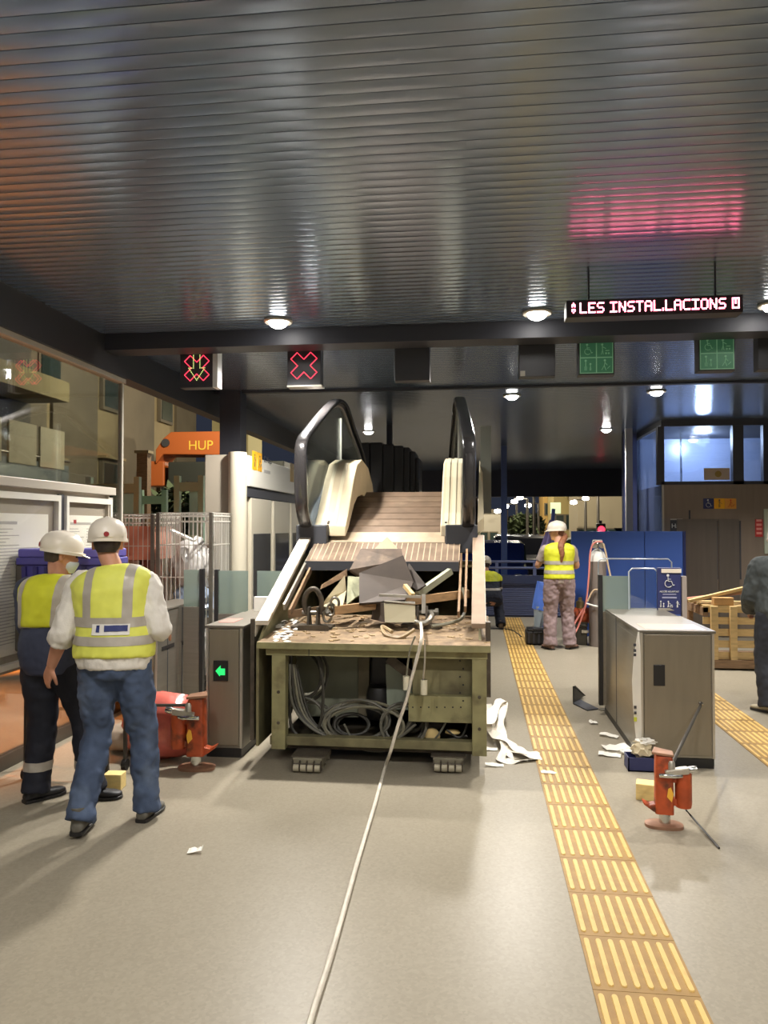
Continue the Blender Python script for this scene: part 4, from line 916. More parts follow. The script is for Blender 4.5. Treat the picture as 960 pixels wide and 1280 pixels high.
for i in range(6): g.lathe(pf(575 + 4 * (i % 2), 826 + i * 10, EY + (.061 if i > 3 else .141)), [(.007, 0), (.007, .002)], 8, (0, -1, 0))
g.build('hole', M['black'], lp)['kind'] = 'stuff'
# cables
cabs = [mat('cable_grey', S(96, 94, 84), .5), mat('cable_dark', S(58, 56, 50), .5), mat('cable_olive', S(120, 116, 98), .5), mat('cable_white', S(190, 186, 168), .5)]
rr = random.Random(21)
def coil(cx, cy, rx, ry, y, loops, m, r=.011, jit=.1):
    for i in range(loops):
        kx, ky = rx * rr.uniform(1 - jit, 1 + jit), ry * rr.uniform(1 - jit, 1 + jit); ox, oy, ph = rr.uniform(-4, 4), rr.uniform(-3, 3), rr.uniform(0, 6)
        P = []
        for j in range(26):
            a = 2 * math.pi * j / 26; P.append(pf(cx + ox + kx * math.cos(a), min(936, cy + oy + ky * math.sin(a)), y + .05 * math.sin(a + ph) + i * .012))
        MB().tube(P, r, 6, closed=True).build('cable_coil', m, E, smooth=True)
coil(382, 838, 27, 29, 5.7, 1, cabs[3]); coil(378, 842, 29, 34, 5.68, 3, cabs[1], jit=.15)
coil(448, 902, 40, 23, 5.62, 4, cabs[0]); coil(452, 906, 46, 27, 5.6, 3, cabs[2], jit=.12); coil(440, 903, 22, 14, 5.66, 2, cabs[1])
coil(505, 908, 26, 26, 5.6, 3, cabs[0], jit=.15); coil(512, 898, 16, 16, 5.66, 2, cabs[1])
coil(382, 905, 30, 26, 5.66, 3, cabs[0], jit=.2)
def strand(P, m, r=.009, y=5.6):
    MB().tube(catmull([pf(a_, b_, y + (c_[0] if c_ else 0)) for a_, b_, *c_ in P], 6), r, 6).build('cable', m, E, smooth=True)
for k_ in range(5):
    e = k_ * 5; strand([(362 + k_ * 2, 830), (366 + e, 880 + k_ * 3), (392 + e, 912 + k_ * 2), (440, 930 - k_ * 2), (490, 926 + k_), (520, 905 - e)], cabs[k_ % 3], .01, 5.55 + .02 * k_)
strand([(364, 820), (362, 880), (366, 912), (384, 922), (400, 905), (404, 860), (398, 822)], cabs[1], .012, 5.6)
strand([(430, 905), (450, 935), (490, 938), (535, 930), (556, 905), (562, 880)], cabs[0], .008, 5.56)
strand([(558, 912), (575, 922), (584, 905), (586, 890)], cabs[1], .008, 5.6)
strand([(360, 925), (420, 934), (480, 934), (540, 928), (584, 920)], cabs[1], .011, 5.62)
g = lumpy(pf(540, 921, 5.6), .062, 9, 2, .15, sc_=(1, .5, 1.05)); g.build('foam_lump', mat('tan_foam', S(196, 172, 118), .8, 0, .1, 9), E, smooth=60)
g = lumpy(pf(566, 915, 5.62), .045, 12, 2, .2, sc_=(1.2, .6, .45)); g.build('foam_lump', MATS['tan_foam'], E, smooth=60)
# two hanging plugs
for P, a_ in (([(519, 795), (512, 815), (508, 845)], (508, 845, 862)), ([(531, 800), (531, 825), (529, 850)], (530, 850, 868))):
    strand([(*q_, -.1) for q_ in P], M['alu'] if a_[0] > 520 else cabs[2], .007, EY)
    MB().tube([pf(a_[0], a_[1], EY - .1), pf(a_[0], a_[2], EY - .1)], .024, 10).build('plug', mat('plug_cream', S(216, 210, 186), .5), E, smooth=40)
# lifting lugs with shackles on the cover plate
def lug(px, label_):
    c_ = W(px, 788, Z=.9); c_.z = .886 + .07 * (c_.y - 5.4)
    b_ = MB().box(c_.x - .16, c_.x + .16, c_.y - .09, c_.y + .07, c_.z, c_.z + .022).build('lug_plate', M['iron'], E, bevel=.004)
    MB().box(c_.x - .1, c_.x + .14, c_.y - .12, c_.y - .1, c_.z - .01, c_.z + .03).build('lug_lip', M['iron'], b_)
    for dx in (-.035, .035): MB().prism([(c_.x + dx - .008, c_.y - .06, c_.z + .02), (c_.x + dx - .008, c_.y + .06, c_.z + .02), (c_.x + dx - .008, c_.y + .03, c_.z + .16), (c_.x + dx - .008, c_.y - .03, c_.z + .16)], (.016, 0, 0)).build('lug_cheek', M['iron'], b_)
    MB().tube([(c_.x - .09, c_.y, c_.z + .115), (c_.x + .1, c_.y, c_.z + .115)], .016, 10).build('shackle_pin', M['steel'], b_, smooth=40)
    MB().lathe((c_.x + .1, c_.y, c_.z + .115), [(.001, 0), (.03, 0), (.03, .025), (.001, .025)], 6, (1, 0, 0)).build('pin_nut', M['steel'], b_)
    return c_, b_
lc, lb = lug(392, '')
P = [lc + V((-.055, 0, .11)), lc + V((-.07, -.02, .2)), lc + V((-.04, -.03, .28)), lc + V((.02, -.03, .3)), lc + V((.065, -.02, .22)), lc + V((.055, 0, .11))]
MB().tube(catmull(P, 6), .02, 10).build('shackle_bow', M['iron'], lb, smooth=True)
for k_ in range(3):
    cc = lc + V((.11 + .03 * k_, -.01, .09 + .05 * k_)); MB().tube([cc + V((.032 * math.cos(a), .012 * (k_ % 2) * math.sin(a), .045 * math.sin(a))) for a in [2 * math.pi * j / 14 for j in range(14)]], .011, 8, closed=True).build('chain_link', M['steel'], lb, smooth=True)
rc, rb = lug(528, '')
P = [rc + V((-.06, 0, .11)), rc + V((-.075, -.1, .09)), rc + V((-.03, -.17, .05)), rc + V((.04, -.17, .05)), rc + V((.08, -.1, .09)), rc + V((.06, 0, .11))]
MB().tube(catmull(P, 6), .02, 10).build('shackle_bow', M['steel'], rb, smooth=True)
MB().bar(rc + V((.01, .0, .1)), rc + V((.01, .02, .25)), .045, .03).build('upright_tab', M['alu'], rb)
strand([(490, 790, .0), (478, 783, .2), (482, 793, .05), (500, 797, -.02), (518, 787, .05)], mat('cable_tan', S(150, 128, 92), .5), .014, 5.6)
strand([(540, 783, .2), (562, 779, .3), (578, 772, .45), (582, 752, .55), (578, 735, .6)], cabs[2], .013, 5.6)

# ------------------------------------------------------------------ machine skates under the front
def skate(px, label):
    a_ = W(px, 966, Z=0); x, y = a_.x, a_.y
    t = thing('machine_skate', V((x, y + .15, 0)), label, 'skate', 'roller skates under the escalator')
    MB().box(x - .105, x + .105, y, y + .34, .035, .1).build('chassis', mat('skate_grey', S(128, 122, 104), .6, .2, .15, 14), t, bevel=.006)
    MB().box(x - .12, x + .12, y + .02, y + .33, .098, .106).build('top_plate', M['iron'], t)
    for i in range(4):
        xx = x - .075 + .05 * i
        for yy, zz in ((y - .006, .036), (y + .09, .03), (y + .2, .03), (y + .32, .03)):
            MB().lathe((xx - .019, yy, zz), [(.006, 0), (.028, 0), (.028, .038), (.006, .038)], 12, (1, 0, 0)).build('roller', mat('roller_pale', S(176, 168, 146), .5, .2), t, smooth=40)
    for i in range(5): MB().box(x - .103 + .05 * i, x - .097 + .05 * i, y - .03, y + .01, .02, .085).build('roller_bracket', M['iron'], t)
    MB().tube([(x - .105, y - .012, .062), (x + .105, y - .012, .062)], .007, 6).build('axle', M['iron'], t)
skate(384, 'grey roller skate under the left corner of the escalator'); skate(560, 'grey roller skate under the right corner of the escalator')

# ------------------------------------------------------------------ loose debris heaped over the machine bay
def slab(name, pts, th, m, label, cat, bevel=0.0, group='debris in the machine bay'):
    """plate through real corner points (pixel, pixel, depth) with a thickness of its own"""
    P = [pf(a_, b_, c_) for a_, b_, c_ in pts]; n = V((0, 0, 0))
    for i in range(len(P)): n += P[i].cross(P[(i + 1) % len(P)])
    n = n.normalized(); n = n if n.y > 0 else -n
    return MB().prism(P, n * th).build(name, m, label=label, cat=cat, group=group, bevel=bevel)
slab('sheet_metal', [(449, 754, 5.95), (449, 716, 6.2), (504, 694, 6.3), (517, 727, 6.2), (506, 750, 5.98)], .025, M['brown'], 'large dark brown sheet propped in front on top of the debris heap', 'sheet metal')
slab('sheet_metal', [(437, 712, 6.28), (451, 686, 6.5), (502, 686, 6.5), (504, 700, 6.42), (450, 720, 6.3)], .03, mat('brown_stained', S(86, 70, 56), .75, 0, .35, 9, stain=(S(128, 108, 84), 6, .5, .7)), 'stained brown sheet lying behind the large propped one', 'sheet metal')
slab('sheet_metal', [(466, 688, 6.5), (484, 671, 6.62), (496, 684, 6.58), (498, 690, 6.55)], .02, mat('pale_sheet', S(176, 162, 134), .6, 0, .1, 7), 'pale bent sheet forming the peak of the debris heap', 'sheet metal')
slab('sheet_metal', [(511, 704, 6.36), (532, 731, 6.2), (521, 738, 6.2), (506, 726, 6.3)], .02, mat('umber_sheet', S(60, 50, 42), .7), 'small dark sheet leaning on the right of the heap', 'sheet metal')
slab('sheet_metal', [(433, 756, 6.0), (435, 720, 6.25), (450, 721, 6.27), (452, 742, 6.15), (444, 747, 6.05)], .015, mat('torn_mint', S(142, 142, 112), .7, 0, .25, 12), 'torn greenish sheet on the left flank of the heap', 'sheet metal')
slab('channel_piece', [(402, 758, 5.98), (408, 748, 6.02), (431, 719, 6.25), (433, 738, 6.2), (428, 760, 5.99)], .03, mat('pale_beige_piece', S(182, 168, 134), .65, 0, .1, 7), 'pale beige channel leaning at the left of the heap', 'channel')
slab('plank', [(402, 736, 6.2), (404, 730, 6.22), (434, 711, 6.4), (434, 720, 6.38)], .03, M['wood_d'], 'short brown plank behind the left shackle', 'plank')
MB().bar(pf(360, 768, 6.0), pf(440, 757, 6.08), .03, .06).build('plank', M['wood_d'], label='long weathered plank at lower left of the debris heap', cat='plank', group='debris in the machine bay')
MB().bar(pf(418, 763, 5.92), pf(586, 742, 6.4), .04, .065).build('plank', mat('long_plank', S(172, 138, 98), .75, 0, .2, 6, stretch=(1, 6, 6)), label='longest plank, slanting up to the right across the open bay', cat='plank', group='debris in the machine bay')
MB().bar(pf(474, 744, 5.96), pf(526, 746, 5.98), .03, .02).build('metal_strip', M['alu'], label='thin pale strip lying over the long plank', cat='strip', group='debris in the machine bay')
MB().bar(pf(522, 743, 6.22), pf(563, 714, 6.45), .05, .05).build('metal_bar', mat('grey_green_bar', S(146, 148, 126), .5, .2, .1, 6), label='grey green square bar sticking up at the right of the heap', cat='bar', group='debris in the machine bay')
MB().bar(pf(506, 732, 6.08), pf(516, 744, 5.98), .03, .03).build('wood_stick', M['wood'], label='short tan stick at the right foot of the heap', cat='stick', group='debris in the machine bay')
t = thing('control_box', W(500, 777, Y=5.85), 'open silver control box with a brown side sitting before the heap', 'box', 'debris in the machine bay')
P = [pf(480, 754, 5.9), pf(519, 757, 5.9), pf(519, 778, 5.86), pf(481, 778, 5.86)]; MB().prism(P, (0, .02, 0)).build('front_panel', mat('box_silver', S(172, 162, 134), .4, .3), t)
P = [pf(464, 774, 6.05), pf(467, 753, 6.1), pf(480, 754, 5.9), pf(481, 778, 5.86)]; MB().prism(P, (.012, .02, 0)).build('side_panel', M['brown'], t)
MB().prism([pf(480, 752.5, 5.9), pf(519, 755.5, 5.9), pf(519, 753, 6.05), pf(482, 751, 6.05)], (0, 0, .008)).build('lid_edge', M['alu'], t)

# ------------------------------------------------------------------ white strap over the floor
hk = rc + V((0, -.17, .05))
P = [hk, pf(527, 797, 5.36), pf(522, 820, 5.34), pf(514, 850, 5.33), pf(508, 875, 5.32), pf(498, 905, 5.31), pf(488, 940, 5.3), W(481, 960, Z=.012), W(470, 1000, Z=.012), W(458, 1040, Z=.012), W(446, 1080, Z=.012), W(432, 1130, Z=.012), W(412, 1200, Z=.012), W(392, 1262, Z=.012), W(376, 1320, Z=.012), W(350, 1420, Z=.012)]
MB().tube(catmull(P, 5), .0115, 8).build('rope', mat('white_rope', S(214, 206, 190), .7, 0, .12, 20), smooth=True, label='long white rope from the right shackle down across the floor to the foreground', cat='rope')
MB().tube([hk + V((.02 * math.cos(a), 0, .025 * math.sin(a) - .02)) for a in [2 * math.pi * j / 12 for j in range(12)]], .008, 6, closed=True).build('rope_hook', M['steel'], E, smooth=True)

# dark stack behind the crest
t = thing('dark_stack', V((-1.6, 12.2, 0)), 'tall dark stepped stack covered in black behind the escalator crest', 'stack')
px = [(446, 553), (462, 553), (478, 555), (492, 557), (504, 559), (512, 564), (519, 572), (524, 584)]
for i in range(len(px) - 1):
    a_, b_ = W(px[i][0], px[i][1], Y=12.0), W(px[i + 1][0], px[i + 1][1], Y=12.0)
    MB().box(a_.x, b_.x, 12.0, 12.6, .05, a_.z).build('stacked_step', M['black'], t, bevel=.02)
for i in range(2): MB().box(W(446, 0, Y=12).x, W(524, 0, Y=12).x, 12.05 + .35 * i, 12.15 + .35 * i, 0, .05).build('skid', M['wood_d'], t)
# ------------------------------------------------------------------ ticket gates
def flap(t, x0, x1, y, z0, zg, z1, edge, name='flap'):
    """swing panel across the passage: steel below, frosted glass above, black edge on its free side"""
    f = MB().box(x0, x1, y, y + .03, z0, zg).build(name, M['steel'], t, bevel=.004)
    MB().box(x0, x1, y + .008, y + .022, zg, z1).build('frosted_pane', M['frost'], f)
    xe = x0 if edge == 'l' else x1
    MB().box(xe - .018, xe + .018, y - .012, y + .042, z0, z1 + .01).build('edge_post', M['black'], f)
def cabinet(x0, x1, y0, y1, y2, h, label):
    t = thing('ticket_gate', V(((x0 + x1) / 2, y0, 0)), label, 'ticket gate')
    MB().box(x0 + .01, x1 - .01, y0 + .01, y2, 0, .065).build('plinth', M['black'], t)
    MB().box(x0, x1, y0 + .012, y1, .065, h - .02).build('body', M['steel'], t, bevel=.006)
    MB().box(x0, x1, y1 + .004, y2, .065, h - .02).build('rear_body', M['steel'], t, bevel=.006)
    MB().box(x0 - .008, x1 + .008, y0, y1 + .005, h - .02, h).build('top', mat('gate_top', S(120, 114, 104), .42, .35, .05, 3), t, bevel=.004)
    MB().box(x0, x1, y1 + .01, y2, h - .02, h - .005).build('rear_top', MATS['gate_top'], t, bevel=.004)
    d = MB().box(x0 + .03, x1 - .03, y0, y0 + .014, .09, h - .03).build('front_door', mat('gate_front', S(142, 133, 116), .4, .45, .05, 3, stretch=(8, 1, 1)), t, bevel=.003)
    for x in (x0 + .012, x1 - .012): MB().box(x - .008, x + .008, y0 + .002, y0 + .014, .07, h - .02).build('edge_trim', M['alu'], t)
    return t, d
H = .975
t, d = cabinet(-2.015, -1.73, 5.57, 6.5, 7.2, H, 'steel ticket gate with a lit green arrow just left of the escalator')
p, q = W(267, 851, Y=5.565), W(285, 826, Y=5.565)
s_ = MB().box(p.x, q.x, 5.56, 5.57, p.z, q.z).build('display', M['black'], d)
c_ = (p + q) / 2; g = MB(); g.prism([(c_.x - .038, 5.556, c_.z), (c_.x, 5.556, c_.z + .04), (c_.x, 5.556, c_.z + .018), (c_.x + .034, 5.556, c_.z + .018), (c_.x + .034, 5.556, c_.z - .03), (c_.x - .0, 5.556, c_.z - .03), (c_.x, 5.556, c_.z - .018), (c_.x - .005, 5.556, c_.z - .04)], (0, .004, 0))
g.build('green_arrow', M['green_em'], s_)
MB().box(-1.98, -1.86, 5.75, 6.0, H, H + .002).build('red_sticker', mat('faded_red_sticker', S(196, 120, 108), .5), t)
MB().box(-1.95, -1.8, 6.6, 6.68, H - .004, H + .12).build('reader_post', M['paper'], t)
flap(t, -2.43, -2.13, 7.0, .1, .9, 1.30, 'l'); flap(t, -2.04, -1.7, 7.0, .1, .92, 1.30, 'r')
t, d = cabinet(-3.1, -2.8, 6.52, 7.0, 7.66, H, 'long steel ticket gate along the left wall with slots in its side')
for px, py in ((211, 808), (235, 801)):
    p = W(px, py, X=-2.8); MB().box(-2.802, -2.796, p.y - .16, p.y + .12, p.z - .018, p.z + .018).build('slot', M['black'], t)
    MB().lathe((-2.798, p.y + .3, p.z), [(.012, 0), (.012, .004)], 10, (1, 0, 0)).build('lock', M['steel_d'], t)
for y_ in (6.75, 7.1, 7.4): MB().box(-2.801, -2.796, y_ - .004, y_ + .004, .07, H - .03).build('panel_joint', M['dark'], t)
flap(t, -2.79, -2.61, 7.1, .06, .95, 1.30, 'r')
MB().bar((-2.95, 6.75, H), (-2.95, 6.75, H + .16), .05).build('reader_post', M['steel_d'], t)
# wide gate on the right
t, d = cabinet(1.15, 1.665, 5.72, 6.68, 7.35, H - .005, 'wide steel gate for wheelchair users right of the yellow strip')
p, q = W(817, 857, Y=5.72), W(831, 831, Y=5.72); s_ = MB().box(p.x, q.x, 5.712, 5.722, p.z, q.z).build('display', M['black'], d, bevel=.003)
p = W(876, 880, Y=5.72); MB().lathe((p.x, 5.722, p.z), [(.016, 0), (.016, .006), (.006, .009)], 14, (0, -1, 0)).build('lock', M['chrome'], d, smooth=40)
MB().box(1.2, 1.62, 5.76, 6.1, H - .006, H - .003).build('reader_pad', mat('pinkish_pad', S(186, 160, 142), .3, .2), t)
flap(t, 1.105, 1.37, 7.2, .1, .945, 1.265, 'l')
fr = MB().box(1.36, 1.6, 7.21, 7.222, .97, 1.32).build('clear_pane', M['glass'], t)
for y_, xa, xb, zb in ((7.2, 1.355, 1.605, 1.335), (7.75, 1.17, 1.86, 1.40)):
    P = [(xa, y_, .9), (xa, y_, zb - .03), (xa + .03, y_, zb), (xb - .03, y_, zb), (xb, y_, zb - .03), (xb, y_, .9)]
    MB().tube(P, .007, 6).build('loop_rail', mat('pale_loop', S(190, 198, 204), .3, .3), t, smooth=True)
MB().box(1.17, 1.86, 7.72, 7.78, 0, .92).build('loop_base', M['steel'], t)
MB().box(1.37, 1.6, 7.19, 7.21, .945, .965).build('pane_foot', M['white'], t)
sg = MB().box(1.595, 1.8, 7.16, 7.19, .93, 1.345).build('sign_panel', M['navy'], t, bevel=.003)
MB().box(1.63, 1.8, 7.152, 7.16, 1.3, 1.335).build('top_label', mat('cream_label', S(222, 210, 192), .5), sg)
picto('wheelchair', (1.695, 0, 1.225), .13, 7.157).build('wheelchair_symbol', M['white'], sg)
text('ACCÉS ADAPTAT', 'lettering', M['white'], (1.697, 7.158, 1.125), .0215, sg, align='CENTER'); MB().box(1.64, 1.755, 7.157, 7.16, 1.104, 1.112).build('text_line', mat('dim_white', S(150, 150, 176), .5), sg)
MB().box(1.635, 1.76, 7.157, 7.16, 1.072, 1.086).build('text_line', MATS['dim_white'], sg)
for kd, x in (('family', 1.635), ('pram', 1.7), ('person', 1.765)): picto(kd, (x, 0, 1.02), .065, 7.157).build('pictogram', M['white'], sg)
MB().prism([(1.6, 7.156, .985), (1.7, 7.156, .985), (1.74, 7.156, .965), (1.6, 7.156, .96)], (0, .004, 0)).build('arrow_strip', M['alu'], sg)
MB().box(1.805, 1.845, 7.15, 7.2, 0, 1.27).build('sign_post', mat('pinkish_post', S(168, 156, 148), .45, .3), t)
MB().box(1.149, 1.152, 5.85, 6.6, .12, .9).build('side_panel', M['steel'], t); MB().box(1.1485, 1.1495, 6.66, 6.69, .07, H - .02).build('side_joint', M['dark'], t)
# peeled sticker hanging down its front left edge
P = [W(px, py, Y=5.69) for px, py in ((800, 790), (798, 820), (797, 850), (798, 880), (800, 910), (801, 940))]
wd = [.012, .05, .062, .058, .05, .028]
pk = MB().ribbon([p + V((-.01, -.01 * math.sin(i), 0)) for i, p in enumerate(P)], [V((w_, .012, 0)) for w_ in wd], .002).build('peeled_sticker', M['paper'], t)
for i, z_ in enumerate((.86, .82, .79, .42, .38)): MB().box(P[2].x - .03, P[2].x - .012, 5.672, 5.676, z_, z_ + .02).build('print_mark', M['dark'], pk)
MB().box(P[2].x - .03, P[2].x - .01, 5.672, 5.676, .33, .36).build('yellow_mark', mat('lime_mark', S(206, 212, 70), .5), pk)

# ------------------------------------------------------------------ toe jacks
def jack(c, s, rz, label, handle_end, side=1):
    t = thing('toe_jack', V(c), label, 'jack', 'orange toe jacks'); Mx = Matrix.Translation(V(c)) @ Matrix.Rotation(rz, 4, 'Z') @ Matrix.Diagonal((s * side, s, s, 1))
    def B(mb, nm, m, par=None, **k):
        mb.v = [Mx @ v for v in mb.v]; return mb.build(nm, m, par or t, **k)
    O = M['orange']; g = mat('jack_grey_foot', S(150, 112, 88), .55, .3, .2, 12)
    B(MB().loft([((0, 0, 0), (.115, 0, 0), (0, .07, 0)), ((0, 0, .018), (.115, 0, 0), (0, .07, 0)), ((0, 0, .026), (.1, 0, 0), (0, .058, 0))], 24, 2.6), 'foot_plate', g, smooth=40)
    B(MB().lathe((.005, 0, .02), [(.036, 0), (.034, .06), (.034, .11)], 14), 'ram', M['chrome'], smooth=40)
    b_ = B(MB().loft([((0, 0, .09), (.056, 0, 0), (0, .056, 0)), ((0, 0, .42), (.052, 0, 0), (0, .052, 0)), ((0, 0, .44), (.046, 0, 0), (0, .046, 0))], 20, 6), 'body', O, smooth=40)
    B(MB().prism([(-.075, -.04, .45), (.055, -.05, .44), (.06, .05, .44), (-.05, .05, .46)], (0, 0, .016)), 'head_plate', g, bevel=.004)
    B(MB().prism([(-.05, -.035, .09), (-.05, -.035, .145), (-.09, -.035, .135), (-.13, -.035, .155), (-.12, -.035, .135), (-.07, -.035, .1)], (0, .07, 0)), 'toe', O, bevel=.005)
    B(MB().lathe((.115, 0, .13), [(.001, 0), (.046, 0), (.05, .03), (.05, .2), (.046, .225), (.001, .225)], 18), 'reservoir', O, smooth=40)
    B(MB().bar((.04, 0, .16), (.09, 0, .16), .05, .04), 'bracket', O); B(MB().bar((.04, 0, .3), (.09, 0, .3), .05, .04), 'bracket', O)
    p_ = B(MB().bar((.0, -.05, .345), (.14, -.03, .365), .05, .04), 'pump_block', M['alu'], bevel=.006)
    B(MB().lathe((.14, -.03, .365), [(.001, 0), (.02, 0), (.024, .02), (.018, .05), (.001, .052)], 12, (1, 0, .2)), 'release_knob', M['chrome'], p_, smooth=40)
    B(MB().tube([(-.03, -.06, .33), (.02, -.075, .335), (.07, -.06, .33), (.1, -.05, .335)], .014, 8), 'lever_arm', M['chrome'], p_, smooth=True)
    B(MB().lathe((.04, -.045, .36), [(.001, 0), (.022, 0), (.022, .045), (.014, .06), (.001, .06)], 12), 'socket', M['alu'], p_, smooth=40)
    B(MB().prism([(.012, -.0575, .2), (.04, -.0575, .17), (.05, -.0575, .22), (.035, -.0575, .26), (.02, -.0575, .25)], (0, .002, 0)), 'yellow_label', mat('label_yellow', S(236, 178, 60), .5), b_)
    if handle_end is not None: MB().tube([Mx @ V((.05, -.02, .40)), V(handle_end)], .011, 8).build('handle', M['steel_d'], t, smooth=True)
    return t
c_ = W(830, 1033, Z=0)
jack((c_.x, c_.y, 0), .92, R(-6), 'orange toe jack standing before the wide gate, lever leaning on the gate', (W(876, 881, Y=5.7).x, 5.70, W(876, 881, Y=5.7).z))
MB().tube([W(857, 1012, Z=.06), W(864, 1020, Z=.02), W(899, 1060, Z=.008)], .0055, 6).build('cable', M['black'], label='thin black cable lying on the floor beside the right toe jack', cat='cable')
c_ = W(246, 961, Z=0)
jack((c_.x, c_.y, 0), 1.13, R(4), 'orange toe jack beside the red bag at the foot of the left gate', (c_.x - .36, c_.y - .02, .44), side=-1)
# red bag behind it
lumpy((c_.x - .34, c_.y + .22, .24), .26, 5, 3, .22, 2.2, (1.12, .62, .98)).build('plastic_bag', mat('red_shiny_plastic', S(204, 104, 92), .22, 0, .4, 4, bump=.8, bscale=7), smooth=50, label='shiny pink red plastic sack behind the left toe jack', cat='bag')
lumpy((W(150, 945, Z=0).x, W(150, 945, Z=0).y + .1, .11), .14, 15, 3, .3, 2.5, (1.5, .8, .75)).build('cloth_heap', mat('grey_beige_cloth', S(170, 152, 132), .8, 0, .15, 8), smooth=50, label='grey beige cloth heap on the floor left of the red sack', cat='cloth')
def wood_block(px, py, rz, label, s=(.075, .055, .05)):
    p = W(px, py, Z=0); c, sn = math.cos(rz), math.sin(rz)
    MB().obox((p.x, p.y, s[2]), (c * s[0], sn * s[0], 0), (-sn * s[1], c * s[1], 0), (0, 0, s[2])).build('wood_block', mat('yellow_wood', S(226, 200, 132), .7, 0, .12, 9, stretch=(1, 5, 5)), label=label, cat='block', group='wooden blocks on the floor', bevel=.004)
wood_block(811, 998, R(-14), 'yellow wooden block behind the right toe jack'); wood_block(143, 985, R(6), 'yellow wooden block between the feet of the two workers on the left', (.06, .05, .05))

# ------------------------------------------------------------------ blue tray with rags, scraps, tape
p = W(800, 962, Z=0); t = thing('blue_tray', V((p.x, p.y, 0)), 'small dark blue tray full of rags at the corner of the wide gate', 'tray')
x0, x1, y0, y1 = W(784, 962, Z=0).x, W(832, 962, Z=0).x - .06, p.y - .05, p.y + .1
for q in ((x0, x1, y0, y0 + .008), (x0, x1, y1 - .008, y1), (x0, x0 + .008, y0, y1), (x1 - .008, x1, y0, y1)): MB().box(*q, 0, .095).build('side', M['navy'], t)
MB().box(x0, x1, y0, y1, 0, .008).build('base', M['navy'], t)
lumpy((x0 + .1, y0 + .07, .135), .06, 31, 3, .5, 3, (1.1, .8, .9)).build('rag', mat('cream_rag', S(214, 200, 168), .85, 0, .15, 12), label='crumpled cream rag in the blue tray', cat='rag', smooth=50)
lumpy((x0 + .13, y0 + .08, .19), .045, 33, 3, .5, 3, (1.6, .9, .5)).build('paper', M['paper'], label='crumpled white paper on the rag in the blue tray', cat='paper', smooth=50)
def scrap(px, py, L, wd, rz, label, seed, curl=.015):
    p = W(px, py, Z=0); rr = random.Random(seed); n = 6; ri = []
    for i in range(n):
        f = i / (n - 1) - .5; k = wd * rr.uniform(.6, 1.1) / 2; z = .004 + curl * (math.cos(f * 3 + seed) * .5 + .5) * rr.uniform(.5, 1)
        ri.append([V((f * L, -k, z)), V((f * L, k, z + rr.uniform(0, curl))), V((f * L, k, z + .002 + rr.uniform(0, curl))), V((f * L, -k, z + .002))])
    m = MB().rings(ri); Mx = Matrix.Translation((p.x, p.y, 0)) @ Matrix.Rotation(rz, 4, 'Z'); m.v = [Mx @ v for v in m.v]
    m.build('paper_scrap', M['paper'], label=label, cat='paper scrap', group='paper scraps on the floor')
for a in ((244, 1066, .075, .045, .1, 'white paper scrap alone on the floor in front of the left workers'), (686, 968, .11, .03, .1, 'small white scrap lying on the yellow strip'),
          (761, 921, .15, .06, -.5, 'torn white scrap beside the wide gate, upper of the cluster'), (770, 936, .2, .13, .3, 'large white paper scrap in front of the blue tray'), (762, 945, .16, .08, -.2, 'flat white scrap left of the blue tray'),
          (785, 941, .14, .07, .9, 'folded white scrap touching the rags of the blue tray'), (742, 905, .07, .06, .2, 'little square scrap right of the yellow strip'), (618, 958, .13, .04, .05, 'white scrap under the right foot of the escalator frame'),
          (612, 938, .12, .05, 0, 'white scrap between escalator frame and tape heap')): scrap(*a, seed=a[0])
g = MB(); rr = random.Random(4)
def tape(P, wd=.055):
    Q = catmull([W(a, b, Z=c) for a, b, c in P], 6); ws = []
    for i, p in enumerate(Q):
        d = (Q[min(i + 1, len(Q) - 1)] - Q[max(i - 1, 0)]).normalized(); s_ = d.cross(V((.3 * math.sin(i * .7), .4 * math.cos(i * .45), 1))).normalized(); ws.append(s_ * wd * (1 + .25 * math.sin(i * .9)))
    g.ribbon(Q, ws, .002)
tape([(608, 905, .14), (622, 880, .16), (630, 878, .15), (622, 910, .06), (640, 935, .03), (660, 945, .02), (676, 946, .015)], .09)
tape([(606, 900, .13), (615, 915, .08), (635, 928, .05), (655, 940, .03), (674, 944, .02)], .07)
tape([(630, 880, .14), (626, 905, .1), (630, 935, .03), (626, 950, .015), (645, 951, .012), (670, 948, .012)], .06)
tape([(626, 951, .012), (632, 935, .02), (640, 948, .012), (660, 950, .012)], .05)
tape([(610, 880, .1), (606, 892, .05), (616, 888, .12), (628, 876, .16)], .07)
g.build('tape_heap', mat('white_tape', S(232, 224, 208), .5, 0, .1, 9), label='tangled white barrier tape heaped beside the escalator', cat='tape')
P = [W(716, 880, Z=0), W(734, 889, Z=0), W(748, 887, Z=0), W(718, 872, Z=0)]
t = thing('metal_bracket', P[0], 'black angled bracket lying open on the floor beside the wide gate', 'bracket')
MB().prism(P, (0, 0, .012)).build('base_plate', M['dark'], t); MB().prism([P[0], P[0] + V((0, 0, .17)), P[0] + V((.02, .03, .17)), P[3] + V((.1, 0, .02)), P[3]], (.012, .004, 0)).build('upright', M['black'], t)
MB().prism([P[2] + V((.02, -.06, 0)), P[2] + V((.2, .02, 0)), P[2] + V((.14, .09, 0)), P[2] + V((-.02, .02, 0))], (0, 0, .005)).build('offcut', M['steel'], t)

